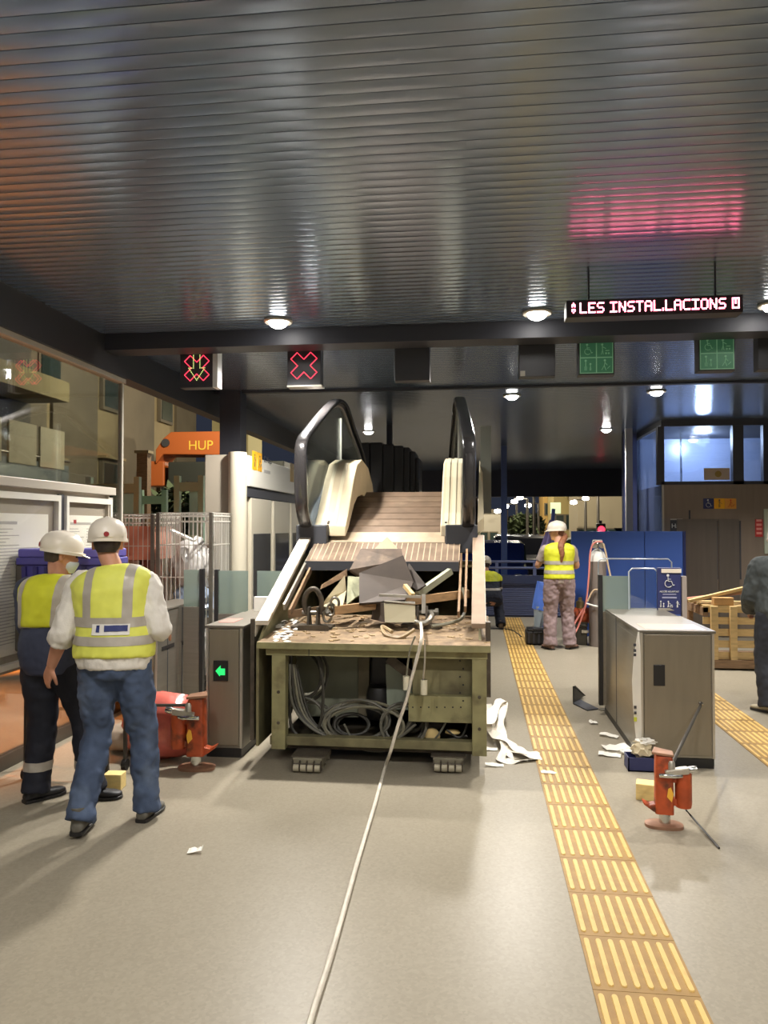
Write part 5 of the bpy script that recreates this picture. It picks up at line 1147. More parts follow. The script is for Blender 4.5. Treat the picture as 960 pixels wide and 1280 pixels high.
# ------------------------------------------------------------------ work corner at the back: cylinder, hoses, cases, flag stand
p = W(747, 800, Z=0); cx, cy = p.x, 11.45
cx = W(747, 740, Y=cy).x
t = thing('gas_cylinder', V((cx, cy, 0)), 'tall grey gas cylinder with white shoulder and pink hose before the blue hoarding', 'gas cylinder')
MB().lathe((cx, cy, 0), [(.001, 0), (.12, 0), (.124, .02), (.124, 1.22), (.001, 1.22)], 24).build('body', mat('cylinder_grey', S(132, 122, 116), .4, .2, .08, 4), t, smooth=40)
MB().lathe((cx, cy, 1.22), [(.124, 0), (.118, .07), (.09, .13), (.045, .17), (.03, .18)], 24).build('shoulder', M['white'], t, smooth=50)
MB().lathe((cx, cy, 1.39), [(.025, 0), (.025, .05), (.035, .055), (.035, .09), (.01, .1)], 12).build('valve', M['chrome'], t, smooth=40)
MB().tube([(cx - .07, cy, 1.46), (cx - .06, cy - .01, 1.52), (cx + .06, cy - .01, 1.52), (cx + .07, cy, 1.46)], .012, 8).build('valve_guard', M['alu'], t, smooth=True)
for dx in (-.06, .05): MB().lathe((cx + dx, cy - .09, 1.45), [(.001, 0), (.04, 0), (.04, .03), (.001, .03)], 14, (0, -1, 0)).build('gauge', M['alu'], t, smooth=40)
hy = cy - .14
P = [V((cx + .05, hy, 1.5)), V((cx - .06, hy, 1.49)), W(738, 690, Y=hy), W(736, 720, Y=hy), W(732, 755, Y=hy), W(722, 785, Y=hy), W(716, 792, Y=hy - .1), W(719, 778, Y=hy), W(733, 756, Y=hy + .02)]
MB().tube(catmull(P, 6), .012, 8).build('hose', mat('pink_hose', S(226, 140, 128), .5), t, smooth=True)
P = [V((cx + .06, hy, 1.48)), W(757, 690, Y=hy), W(760, 706, Y=hy), W(763, 720, Y=hy)]; MB().tube(catmull(P, 6), .013, 8).build('hose', mat('tan_hose', S(196, 172, 140), .5), t, smooth=True)
MB().tube(catmull([W(734, 752, Y=hy), W(742, 738, Y=hy), W(752, 738, Y=hy - .05)], 6), .012, 8).build('hose', MATS['tan_hose'], t, smooth=True)
MB().tube(catmull([W(732, 754, Y=hy), W(742, 757, Y=hy), W(752, 759, Y=hy - .05)], 6), .012, 8).build('hose', M['white'], t, smooth=True)
a, c = W(718, 798, Y=11.5), W(738, 772, Y=11.5)
t = thing('tool_chest', V(((a.x + c.x) / 2, 11.6, 0)), 'dark olive tool chest on the floor between the ponytailed worker and the cylinder', 'chest')
MB().box(a.x, cx - .14, 11.5, 11.75, 0, .26).build('body', mat('dark_olive', S(66, 62, 52), .5), t, bevel=.012); MB().box(a.x - .005, cx - .135, 11.495, 11.755, .26, .3).build('lid', MATS['dark_olive'], t, bevel=.01)
MB().box(a.x + .1, a.x + .2, 11.48, 11.5, .18, .22).build('latch', M['alu'], t)
cc = V((a.x + .12, 11.62, .30)); t = thing('compressor', cc, 'small orange and grey pump standing on the dark tool chest', 'pump')
MB().lathe(cc + V((-.14, 0, .12)), [(.001, 0), (.1, .02), (.12, .06), (.12, .22), (.1, .26), (.001, .28)], 16, (1, 0, 0)).build('tank', M['orange'], t, smooth=40)
MB().box(cc.x - .08, cc.x + .08, 11.54, 11.7, .30, .335).build('foot', M['steel_d'], t); MB().lathe(cc + V((-.02, 0, .22)), [(.06, 0), (.06, .1), (.03, .12), (.03, .16), (.001, .165)], 12).build('motor', mat('brass_grey', S(140, 124, 88), .4, .5), t, smooth=40)
# black case
a, c = W(657, 801, Y=11.5), W(686, 781, Y=11.5)
t = thing('tool_case', V(((a.x + c.x) / 2, 11.6, 0)), 'black ribbed tool case on the floor left of the ponytailed worker', 'case')
MB().box(a.x, c.x, 11.4, 11.7, .015, .2).build('body', M['black'], t, bevel=.02); MB().box(a.x + .02, c.x - .02, 11.42, 11.68, .2, .235).build('lid', M['black'], t, bevel=.015)
for i in range(5): MB().box(a.x + .03 + i * .07, a.x + .055 + i * .07, 11.385, 11.4, .03, .18).build('rib', M['charcoal'], t)
MB().tube([(a.x + .1, 11.39, .2), (a.x + .1, 11.36, .25), (c.x - .1, 11.36, .25), (c.x - .1, 11.39, .2)], .012, 8).build('handle', M['charcoal'], t, smooth=True)
for x_ in (a.x + .05, c.x - .05): MB().box(x_ - .03, x_ + .03, 11.42, 11.68, 0, .015).build('foot', M['black'], t)
MB().tube(catmull([W(652, 796, Z=.008), W(640, 788, Z=.008), W(625, 786, Z=.008), W(612, 786, Z=.008)], 6), .012, 6).build('cable', M['black'], label='black cable running left from the ribbed tool case', cat='cable', smooth=True)
# stand with purple cloth and blue film
fy = 11.95; top, bot = W(692, 636, Y=fy), W(679, 792, Y=fy); bot.z = max(bot.z, .03)
t = thing('flag_stand', V((bot.x, fy, 0)), 'tilted blue pole with purple cloth and light blue film beside the ponytailed worker', 'stand')
MB().tube([bot, top], .028, 10).build('pole', mat('pole_blue', S(62, 84, 160), .45), t, smooth=40)
MB().lathe((bot.x, fy, 0), [(.001, 0), (.16, 0), (.16, .025), (.04, .05), (.04, .09)], 18).build('foot', M['black'], t, smooth=40)
def drape(p0, p1, r0, r1, nm, m, seed):
    ri = []; d = (p1 - p0).normalized(); u, v = basis(d); rr = random.Random(seed)
    for i in range(9):
        f = i / 8; r = r0 + (r1 - r0) * f
        ri.append([p0.lerp(p1, f) + (u * math.cos(a) + v * math.sin(a)) * r * (1 + .25 * math.sin(a * 5 + seed + f)) for a in [2 * math.pi * j / 28 for j in range(28)]])
    MB().rings(ri).build(nm, m, t, smooth=60)
drape(W(690, 650, Y=fy), W(683, 702, Y=fy), .03, .13, 'purple_cloth', mat('purple_cloth', S(120, 108, 160), .8), 2)
drape(W(680, 728, Y=fy), W(674, 762, Y=fy), .09, .1, 'blue_film', mat('blue_film', S(96, 136, 232), .3), 5)
drape(W(676, 758, Y=fy), W(672, 788, Y=fy), .1, .05, 'grey_film', mat('grey_film', S(176, 190, 200), .35), 6)

# ------------------------------------------------------------------ pallet and planks on the right
p = W(893, 838, Z=0); px0, py0 = p.x - .1, 9.75
t = thing('wooden_pallet', V((px0 + .5, py0, 0)), 'upright wooden pallet crate on the right before the lift', 'pallet')
for i in range(5):
    z_ = .12 + i * .14; MB().box(px0, px0 + 1.1, py0, py0 + .025, z_, z_ + .085).build('slat', M['wood'], t, bevel=.003)
for x_ in (px0 + .08, px0 + .3, px0 + .62, px0 + 1.02): MB().box(x_, x_ + .08, py0 - .05, py0, .03, .76).build('upright', M['wood'], t, bevel=.003)
for i in range(4): MB().box(px0 + .02, px0 + 1.08, py0 + .1 + i * .16, py0 + .2 + i * .16, .74, .765).build('top_board', M['wood'], t, bevel=.003)
for x_ in (px0, px0 + 1.04): MB().box(x_, x_ + .06, py0, py0 + .72, .64, .74).build('bearer', M['wood_d'], t); 
for x_ in (px0, px0 + 1.04): MB().box(x_, x_ + .06, py0 + .66, py0 + .72, 0.02, .64).build('back_leg', M['wood_d'], t)
MB().box(px0 - .02, px0 + 1.12, py0 - .06, py0 + .72, .02, .12).build('bottom_frame', M['wood_d'], t, bevel=.004)
for i, (za, zb, yo, lb, m_) in enumerate(((.8, 1.16, .02, 'topmost long pale plank slanting up on the pallet', M['wood']), (.79, 1.06, .12, 'second plank under the topmost one on the pallet', M['wood_d']), (.79, .99, .3, 'reddish plank behind the others on the pallet', mat('reddish_plank', S(190, 128, 104), .7, 0, .15, 6)))):
    MB().bar((px0 - .12, py0 + .15 + yo, za), (px0 + 1.3, py0 + .15 + yo, zb), .09, .035, up=(0, 0, 1)).build('plank', m_, label=lb, cat='plank', group='planks on the pallet')
a = W(905, 763, Y=py0 + .05); MB().box(a.x - .13, a.x + .1, py0 + .0, py0 + .1, .768, .86).build('wood_offcut', mat('tan_offcut', S(190, 146, 92), .7, 0, .12, 8), label='short tan offcut resting on the pallet front', cat='wood offcut', bevel=.005)
a = W(918, 762, Y=py0 - .2); MB().box(a.x - .06, a.x + .35, py0 + .12, py0 + .16, .77, .9).build('navy_box', M['navy'], label='flat navy box on the pallet beside the dark clothed person', cat='box', bevel=.005) if False else None
# ------------------------------------------------------------------ people
def remesh(mb, voxel, name, m, smooth_it=6, wr=0.0, wf=9.0, seed=0, stretch=(1, 1, .35)):
    me = mb.mesh(name); o = bpy.data.objects.new('tmp', me); col.objects.link(o)
    r = o.modifiers.new('r', 'REMESH'); r.mode = 'VOXEL'; r.voxel_size = voxel
    if smooth_it: s = o.modifiers.new('s', 'SMOOTH'); s.factor = .5; s.iterations = smooth_it
    bpy.context.view_layer.update(); dg = bpy.context.evaluated_depsgraph_get()
    out = bpy.data.meshes.new_from_object(o.evaluated_get(dg)); bpy.data.objects.remove(o, do_unlink=True)
    if wr:
        nn = [v.normal.copy() for v in out.vertices]
        for v, n in zip(out.vertices, nn):
            q = V((v.co.x * wf * stretch[0] + seed, v.co.y * wf * stretch[1], v.co.z * wf / max(stretch[2], .01) * .35))
            k = noise.noise(q) + .6 * noise.noise(q * 2.1 + V((3, 1, seed)))
            v.co += n * wr * k
    out.materials.clear(); out.materials.append(m); out.name = name
    for p in out.polygons: p.use_smooth = True
    return out
def band(src, name, m, parent, cuts, off=.003):
    """a strip cut out of a garment by planes (point, normal = side removed) and lifted off it"""
    bm = bmesh.new(); bm.from_mesh(src)
    for co, no in cuts:
        bmesh.ops.bisect_plane(bm, geom=bm.verts[:] + bm.edges[:] + bm.faces[:], plane_co=V(co), plane_no=V(no), clear_outer=True)
    bm.normal_update()
    for v in bm.verts: v.co += v.normal * off
    left = set(bm.faces); o = None                  # each separate strip becomes an object of its own
    while left:
        st = [left.pop()]; isl = set(st)
        while st:
            for e in st.pop().edges:
                for f2 in e.link_faces:
                    if f2 in left: left.discard(f2); isl.add(f2); st.append(f2)
        if len(isl) < 12: continue
        idx = {}; fs = [[idx.setdefault(v, len(idx)) for v in f.verts] for f in isl]
        me = bpy.data.meshes.new(name); me.from_pydata([v.co.copy() for v in idx], [], fs); me.materials.append(m)
        for p in me.polygons: p.use_smooth = True
        o = link(me, name, parent)
    bm.free(); return o
SKIN = lambda nm, c: mat(nm, c, .5, 0, .06, 20)
def bez(a, b, c, t): return a * (1 - t) ** 2 + b * 2 * t * (1 - t) + c * t * t
TORSO = [(-.16, .115, .10), (-.06, .158, .118), (.06, .176, .128), (.2, .175, .124), (.38, .160, .112), (.55, .166, .116), (.72, .184, .124), (.84, .190, .116), (.92, .165, .098), (.97, .115, .08), (1.0, .072, .066)]
def torso(mb, J, inf, s0=-.2, s1=1.0, k=1.0):
    P, N = V(J['pelvis']), V(J['neck']); mid = V(J['waist']); R_ = []
    lh = (V(J['hipR']) - V(J['hipL'])).normalized(); ls = (V(J['shR']) - V(J['shL'])).normalized()
    rows = [r for r in TORSO if s0 - 1e-6 <= r[0] <= s1 + 1e-6]
    for s, a, b in rows:
        c = bez(P, mid, N, s) if s >= 0 else P + (P - bez(P, mid, N, .1)).normalized() * (-s) * .54
        d = (bez(P, mid, N, max(s, 0) + .05) - bez(P, mid, N, max(s, 0) - .05)).normalized()
        l = lh.lerp(ls, max(0, min(1, s))).normalized(); l = (l - d * l.dot(d)).normalized(); f = d.cross(l)
        R_.append((c, l * (a * k + inf), f * (b * k + inf)))
    mb.loft(R_, 24, 2.3)
def limb(mb, P, rad, inf=0.0, n=5, sides=14, flat=None):
    P = catmull(P, n); r = [x + inf for x in cat1(rad, n)]; mb.tube(P, r, sides)
def hand(mb, wr, d, nrm, s=1.0, curl=.5, thumb=1):
    """palm plus four separate fingers and a side thumb; d = direction, nrm = palm normal, thumb = +1/-1 side"""
    d = V(d).normalized(); nrm = V(nrm); nrm = (nrm - d * nrm.dot(d)).normalized(); sd = d.cross(nrm) * thumb
    wr = V(wr); k = s
    mb.loft([(wr - d * .01, sd * .026 * k, nrm * .02 * k), (wr + d * .03 * k, sd * .037 * k, nrm * .017 * k), (wr + d * .07 * k, sd * .042 * k, nrm * .015 * k), (wr + d * .092 * k, sd * .04 * k, nrm * .012 * k)], 14, 2.6)
    for i, (o, L) in enumerate(((.029, .066), (.010, .076), (-.010, .071), (-.028, .056))):
        p = wr + d * (.084 if i not in (0, 3) else .078) * k + sd * o * k; c = curl * (.8 + .12 * i); dd = d + sd * o * 1.2; pts = [p]
        for j, f in enumerate((.45, .32, .23)):
            a = c * (j + .35) * .9; v = (dd * math.cos(a) + nrm * math.sin(a)).normalized(); p = p + v * L * f * k; pts.append(p)
        mb.tube(pts, [.0098 * k, .0094 * k, .0086 * k, .007 * k], 8)
    p = wr + d * .025 * k + sd * .03 * k; v1 = (d * .65 + sd * .75 + nrm * .25).normalized(); v2 = (d * .9 + sd * .3 + nrm * .4).normalized()
    mb.tube([p, p + v1 * .035 * k, p + v1 * .035 * k + v2 * .028 * k, p + v1 * .035 * k + v2 * .05 * k], [.014 * k, .0118 * k, .0105 * k, .008 * k], 8)
def head_frame(J):
    c = V(J['head']); f = V(J['face']).normalized(); u = V(J.get('headup', (0, 0, 1))).normalized(); f = (f - u * f.dot(u)).normalized(); r = f.cross(u)
    return c, f, u, r
def head(mb, J):
    c, f, u, r = head_frame(J)                      # c = chin-level centre
    for z, a, b, o in ():
        pass
    rows = [(-.01, .028, .03, .048), (.012, .044, .052, .03), (.04, .056, .074, .014), (.075, .066, .089, .004), (.11, .072, .096, -.002), (.145, .074, .098, -.006), (.18, .069, .09, -.008), (.205, .052, .07, -.01), (.222, .018, .026, -.012)]
    mb.loft([(c + u * z + f * o, r * a, f * b) for z, a, b, o in rows], 22, 2.1)
    b = c + f * .093
    mb.rings([[b + u * .125 + r * x * .008 - f * .012 for x in (-1, 0, 1, 0)], [b + u * .1 + f * y + r * x * .014 for x, y in ((-1, -.012), (0, .014), (1, -.012), (0, -.02))], [b + u * .082 + f * y + r * x * .017 for x, y in ((-1, -.012), (0, .024), (1, -.012), (0, -.02))], [b + u * .074 + f * y + r * x * .012 for x, y in ((-1, -.014), (0, .006), (1, -.014), (0, -.02))]])
    mb.loft([(b + u * .046 + f * -.012, r * .024, f * .012), (b + u * .054 + f * -.008, r * .022, f * .012)], 12)
    for k in (-1, 1):
        e = c + r * k * .074 + u * .1 - f * .012
        mb.loft([(e + u * z + r * k * .006, (f * a), r * .009) for z, a in ((-.03, .006), (-.015, .013), (.008, .018), (.024, .015), (.031, .006))], 10)
def head_parts(t, J, skin, helmet_logo=True, hair=(52, 40, 34), mask=False):
    c, f, u, r = head_frame(J)
    g = MB()
    for k in (-1, 1): g.ball(c + f * .083 + r * k * .031 + u * .113, .0115)
    g.build('eyes', mat('eye_dark', S(60, 46, 40), .2), t, smooth=True)
    MB().loft([(c + f * .0905 + u * (.043 + z), r * .02, f * .006) for z in (0, .008)], 10).build('mouth', mat('lip', S(168, 104, 92), .5), t, smooth=True)
    # short hair below the helmet line
    hr = MB().loft([(c + u * z - f * o, r * a, f * b) for z, a, b, o in ((.055, .05, .05, .045), (.075, .066, .066, .036), (.1, .0755, .076, .03), (.13, .079, .085, .024), (.16, .078, .09, .015))], 22)
    hr.build('hair', mat('hair_%d' % hair[0], S(*hair), .7, 0, .2, 40), t, smooth=True)
    h0 = c + u * .135 - f * .008; f, r = f * 1.09, r * 1.09
    rows = [(-.018, .104, .128), (.0, .104, .128), (.004, .099, .122), (.03, .1, .124), (.06, .095, .118), (.09, .082, .102), (.112, .06, .076), (.124, .03, .04), (.127, .004, .006)]
    hm = MB().loft([(h0 + u * z + f * (.012 if z < .001 else 0), r * a, f * b) for z, a, b in rows], 30)
    hl = hm.build('helmet', mat('helmet_white', S(236, 226, 210), .35), t, smooth=45)
    MB().loft([(h0 + f * y + u * z, r * a, u * .006) for y, z, a in ((.11, -.01, .085), (.135, -.016, .07), (.16, -.022, .04))], 16).build('peak', MATS['helmet_white'], hl, smooth=45)
    MB().rings([[h0 + f * y + r * x + u * z for x, z in ((-.014, zz - .01), (-.01, zz + .004), (.01, zz + .004), (.014, zz - .01))] for y, zz in ((-.085, .09), (-.05, .118), (0, .13), (.05, .118), (.085, .09))]).build('ridge', MATS['helmet_white'], hl, smooth=45)
    if helmet_logo:
        MB().lathe(h0 - f * .124 + u * .022 + r * .01, [(.001, 0), (.015, 0), (.015, .004), (.001, .004)], 12, -f).build('badge', mat('badge_red', S(150, 34, 34), .5), hl)
    if mask:
        MB().loft([(c + u * z + f * o, r * a, f * b) for z, a, b, o in ((.0, .03, .03, .055), (.03, .055, .05, .045), (.06, .06, .055, .05), (.075, .055, .05, .052))], 18).build('face_mask', mat('mask_white', S(206, 214, 224), .7), t, smooth=True)
def shoe(t, ank, toe, m, sole, lift=0.0, name='boot'):
    """ank = ankle joint; toe = horizontal direction"""
    d = V(toe).normalized(); a = V(ank); s = d.cross(V((0, 0, 1))); z0 = lift
    base = V((a.x, a.y, z0))
    rows = [(-.075, .028, .03, .045), (-.06, .036, .05, .06), (-.02, .04, .062, .062), (.04, .042, .05, .05), (.09, .047, .037, .04), (.14, .046, .032, .034), (.175, .034, .026, .028), (.19, .014, .02, .02)]
    mb = MB(); mb.loft([(base + d * y + V((0, 0, .018 + h * .5)), s * w, V((0, 0, h * .62))) for y, w, h, _ in rows], 16, 2.4)
    mb.loft([(base + d * -.015 + V((0, 0, .05)), s * .042, d * .05), (base + d * -.018 + V((0, 0, .1)), s * .046, d * .052), (base + d * -.02 + V((0, 0, .15)), s * .05, d * .055)], 16)
    o = link(remesh(mb, .008, name, m, 3), name, t)
    MB().loft([(base + d * y + V((0, 0, .011)), s * (w + .004), V((0, 0, .011))) for y, w, _, _ in rows], 16, 5).build('sole', sole, o, smooth=40)
def person(loc, rz, J, label, spec):
    """J: joints in local metres (x right, y forward, z up)"""
    Mx = Matrix.Translation(V(loc)) @ Matrix.Rotation(rz, 4, 'Z')
    Rx = Mx.to_3x3(); K = {k: (Rx @ V(v) if k in ('face', 'headup', 'toeL', 'toeR', 'palmL', 'palmR') else Mx @ V(v)) for k, v in J.items()}
    t = thing('person', V(loc), label, 'person'); sk = spec['skin']; k = spec.get('k', 1.0)
    up = lambda L: (K['sh' + L], K['el' + L], K['wr' + L])
    # one continuous body: torso, neck, head, arms, hands, legs
    b = MB(); torso(b, K, -.012, k=k); c, f, u, r = head_frame(K)
    limb(b, [K['neck'] - V((0, 0, .06)), K['neck'] + V((0, 0, .01)), c + u * .05 - f * .02, c + u * .1 - f * .015], [.07, .058, .054, .05])
    head(b, K)
    for L, sg in (('L', -1), ('R', 1)):
        s_, e_, w_ = up(L); limb(b, [K['neck'].lerp(s_, .55) - V((0, 0, .05)), s_, s_.lerp(e_, .5), e_, e_.lerp(w_, .4), w_], [.05, .055 * k, .047 * k, .04 * k, .04 * k, .027 * k])
        hand(b, w_, (w_ - e_).normalized() * .8 + V(K.get('hd' + L, (0, 0, 0))) if False else (w_ - e_), K['palm' + L], spec.get('hs', 1.0), spec.get('curl', .5), spec['thumb' + L])
        limb(b, [K['hip' + L] + V((0, 0, .02)), K['hip' + L].lerp(K['kn' + L], .5), K['kn' + L], K['kn' + L].lerp(K['an' + L], .4), K['an' + L]], [.085, .074, .054, .05, .036])
    link(remesh(b, .0058, 'body', sk, 4), 'body', t)
    # trousers
    b = MB(); torso(b, K, .012, -.2, .2, k); tr = spec.get('leg', 0.0)
    for L in 'LR':
        h_, n_, a_ = K['hip' + L], K['kn' + L], K['an' + L]; ad = (a_ - n_).normalized()
        limb(b, [h_ + V((0, 0, .05)), h_.lerp(n_, .25), h_.lerp(n_, .6), n_, n_.lerp(a_, .4), n_.lerp(a_, .8), a_ + ad * .035], [.1, .1, .086, .074, .071, .068, .074], .004 + tr)
    tro = link(remesh(b, .012, 'trousers', spec['trousers'], 4, spec.get('wr_t', .008), 14, 3.0), 'trousers', t)
    for fn in spec.get('trouser_bands', ()): band(tro.data, 'reflective_stripe', M['refl'], tro, [(Mx @ V(p), Rx @ V(n)) for p, n in fn], .004)
    for L in 'LR': shoe(t, K['an' + L], K['toe' + L], spec['shoe'], M['black'], spec.get('lift' + L, 0.0))
    # shirt or jacket
    b = MB(); s0 = spec.get('hem', .0); torso(b, K, .014 + spec.get('shirt_inf', 0), s0, .97, k)
    for L in 'LR':
        s_, e_, w_ = up(L); sl = spec['sleeve' + L] if 'sleeve' + L in spec else spec['sleeve']
        pts = [K['neck'].lerp(s_, .5) - V((0, 0, .05)), s_, s_.lerp(e_, .5)]; rd = [.052, .062 * k, .06 * k]
        if sl <= .6: pts += [s_.lerp(e_, .72)]; rd += [.062 * k]
        elif sl < 1.6: pts += [e_, e_.lerp(w_, sl - 1.0)]; rd += [.057 * k, .055 * k]
        else: pts += [e_, e_.lerp(w_, .5), e_.lerp(w_, .95)]; rd += [.056 * k, .05 * k, .042 * k]
        limb(b, pts, rd, spec.get('shirt_inf', 0))
    sh = link(remesh(b, .0105, 'jacket' if spec.get('jacket') else 'shirt', spec['shirt'], 4, spec.get('wr_s', .006), 20, 1.0, stretch=(1, 1, .5)), 'jacket' if spec.get('jacket') else 'shirt', t)
    for pl in spec.get('shirt_bands', ()): band(sh.data, 'reflective_stripe', M['refl'], sh, [(Mx @ V(p), Rx @ V(n)) for p, n in pl], .004)
    for pl in spec.get('yellow_bands', ()): band(sh.data, 'yellow_yoke', M['hivis'], sh, [(Mx @ V(p), Rx @ V(n)) for p, n in pl], .004)
    if spec.get('vest'):
        b = MB(); torso(b, K, .03 + spec.get('shirt_inf', 0), spec['vest'][0], 1.0, k)
        vm = remesh(b, .012, 'vest', spec.get('vest_mat', M['hivis']), 5, .005, 12, 2.0)
        bm = bmesh.new(); bm.from_mesh(vm)
        for co, no in spec.get('vest_cuts', ()): bmesh.ops.bisect_plane(bm, geom=bm.verts[:] + bm.edges[:] + bm.faces[:], plane_co=Mx @ V(co), plane_no=Rx @ V(no), clear_outer=True)
        bm.to_mesh(vm); bm.free(); ve = link(vm, 'vest', t)
        for pl in spec['vest_bands']: band(vm, 'reflective_stripe', M['refl'], ve, [(Mx @ V(p), Rx @ V(n)) for p, n in pl], .003)
        for nm, m_, pl in spec.get('vest_print', ()): band(vm, nm, m_, ve, [(Mx @ V(p), Rx @ V(n)) for p, n in pl], .0055 if nm == 'back_panel' else .009)
    head_parts(t, K, sk, **spec.get('head', {}))
    return t, K, Mx
M['hivis'] = mat('hi_vis_yellow', S(206, 208, 44), .6, 0, .06, 12)
M['hivis_p'] = mat('pale_hi_vis_yellow', S(222, 224, 96), .6, 0, .06, 12)
M['refl'] = mat('reflective_grey', S(176, 168, 156), .4, .1, .06, 20)
jeans = mat('denim', S(66, 80, 106), .8, 0, .22, 9, bump=.2, bscale=220, stain=(S(98, 112, 136), 4, .52, .72))
navy = mat('navy_cloth', S(30, 34, 48), .8, 0, .12, 9)
navy_j = mat('slate_jacket', S(54, 60, 82), .8, 0, .1, 9)
white_k = mat('white_knit', S(222, 216, 206), .85, 0, .04, 20, bump=.15, bscale=120)
slab_ = lambda axis, lo, hi: [((lo if axis == 'x' else 0, lo if axis == 'y' else 0, lo if axis == 'z' else 0), tuple(-1 if a == axis else 0 for a in 'xyz')), ((hi if axis == 'x' else 0, hi if axis == 'y' else 0, hi if axis == 'z' else 0), tuple(1 if a == axis else 0 for a in 'xyz'))]

# worker in jeans, walking away (foreground left)
p = W(142, 1032, Z=0); bx, by = p.x, 4.24
J = dict(pelvis=(0, -.02, .93), waist=(0, .0, 1.2), neck=(-.045, .05, 1.47), hipL=(-.095, -.02, .9), hipR=(.095, -.01, .9),
         knL=(-.12, .04, .5), anL=(-.135, -.15, .11), knR=(.135, .09, .49), anR=(.15, .1, .09),
         shL=(-.215, .02, 1.375), elL=(-.285, -.05, 1.11), wrL=(-.385, .02, .90), shR=(.155, .05, 1.375), elR=(.245, .0, 1.13), wrR=(.2, .24, 1.09),
         head=(-.085, .085, 1.5), face=(-.25, 1, -.08), headup=(-.02, .06, 1), toeL=(-.1, 1, 0), toeR=(.12, 1, 0), palmL=(.5, .7, .0), palmR=(-.5, 0, -.5))
spec = dict(skin=SKIN('skin_tan', S(196, 140, 112)), k=1.05, trousers=jeans, wr_t=.013, leg=.006, shoe=mat('grey_trainer', S(96, 92, 82), .7, 0, .25, 20), shirt=white_k, sleeve=1.32, hem=-.06, shirt_inf=.014, wr_s=.009, thumbL=1, thumbR=-1, curl=.35, liftL=.02,
            vest=(.06,), vest_mat=M['hivis_p'],
            vest_bands=[slab_('z', 1.045, 1.095), slab_('z', 1.145, 1.2), slab_('x', -.135, -.085) + [((0, 0, 1.2), (0, 0, -1))], slab_('x', .085, .135) + [((0, 0, 1.2), (0, 0, -1))]],
            vest_print=[('back_panel', mat('white_print', S(226, 222, 214), .6), slab_('z', 1.105, 1.165) + slab_('x', -.07, .13) + [((0, -.02, 0), (0, 1, 0))]),
                        ('print_bar', mat('navy_print', S(44, 54, 110), .6), slab_('z', 1.125, 1.158) + slab_('x', .0, .12) + [((0, -.05, 0), (0, 1, 0))]),
                        ('print_mark', MATS['navy_print'], slab_('z', 1.12, 1.158) + slab_('x', -.045, -.025) + [((0, -.05, 0), (0, 1, 0))])],
            head=dict(hair=(48, 36, 30)))
person((bx, by, 0), R(5), J, 'worker in blue jeans, white jumper and yellow vest walking away, white helmet', spec)

# worker in navy trousers beside him, head turned right
p = W(85, 1000, Z=0); bx, by = W(66, 900, Y=4.56).x, 4.56
J = dict(pelvis=(0, -.01, .88), waist=(-.01, .0, 1.14), neck=(-.03, .06, 1.39), hipL=(-.09, -.02, .86), hipR=(.09, .02, .86),
         knL=(-.1, .02, .47), anL=(-.1, -.03, .09), knR=(.14, .13, .48), anR=(.2, .12, .09),
         shL=(-.22, .0, 1.31), elL=(-.26, .06, 1.06), wrL=(-.18, .26, .98), shR=(.15, .09, 1.31), elR=(.22, .15, 1.06), wrR=(.17, .34, .98),
         head=(-.06, .1, 1.42), face=(.62, .8, -.3), headup=(.12, .12, 1), toeL=(.35, 1, 0), toeR=(1, .45, 0), palmL=(.6, 0, -.5), palmR=(-.6, 0, -.5))
spec = dict(skin=MATS['skin_tan'], k=.98, trousers=mat('black_navy_cloth', S(26, 28, 40), .8, 0, .1, 9), leg=.012, shoe=mat('black_boot', S(40, 40, 42), .5), shirt=navy_j, jacket=True, sleeve=1.9, hem=-.16, shirt_inf=.018, wr_s=.005, thumbL=-1, thumbR=1, curl=.7,
            trouser_bands=[slab_('z', .195, .25)], vest=(.36,), vest_bands=[[((0, 0, 1.045), (0, 0, -1)), ((0, 0, 1.095), (0, 0, 1))], slab_('x', -.165, -.115) + [((0, 0, 1.09), (0, 0, -1))], slab_('x', .09, .14) + [((0, 0, 1.09), (0, 0, -1))]],
            head=dict(hair=(66, 54, 46), mask=True))
person((bx, by, 0), R(-14), J, 'worker in navy trousers and yellow vest, head bent right, at the far left', spec)

# ponytailed worker at the back
by = 11.1; bx = W(699, 760, Y=by).x
J = dict(pelvis=(0, -.01, .95), waist=(0, .0, 1.22), neck=(.0, .02, 1.49), hipL=(-.1, -.01, .92), hipR=(.1, -.01, .92),
         knL=(-.12, .03, .5), anL=(-.14, -.02, .09), knR=(.13, .04, .5), anR=(.15, .0, .09),
         shL=(-.19, .03, 1.4), elL=(-.27, .12, 1.17), wrL=(-.16, .33, 1.22), shR=(.19, .0, 1.4), elR=(.27, .05, 1.16), wrR=(.1, .28, 1.2),
         head=(-.012, .05, 1.54), face=(-.95, .35, -.12), headup=(-.03, .03, 1), toeL=(-.3, 1, 0), toeR=(.75, .6, 0), palmL=(.7, 0, .4), palmR=(-.7, 0, .4))
spec = dict(skin=SKIN('skin_light', S(200, 150, 122)), k=1.06, trousers=mat('mauve_grey_trousers', S(142, 122, 122), .85, 0, .1, 7), leg=.018, wr_t=.012, shoe=mat('brown_shoe', S(120, 92, 78), .7), shirt=mat('grey_tee', S(158, 144, 136), .85), sleeve=.5, hem=-.06, thumbL=1, thumbR=-1, curl=.9,
            vest=(.0,), vest_bands=[slab_('z', 1.06, 1.11), slab_('z', 1.19, 1.24)], head=dict(hair=(112, 72, 48), helmet_logo=False))
t, K, Mx = person((bx, by, 0), R(12), J, 'ponytailed worker with white helmet, yellow vest and mauve grey trousers standing at the back', spec)
c, f, u, r = head_frame(K); b = MB(); n0 = c - f * .08 + u * .08
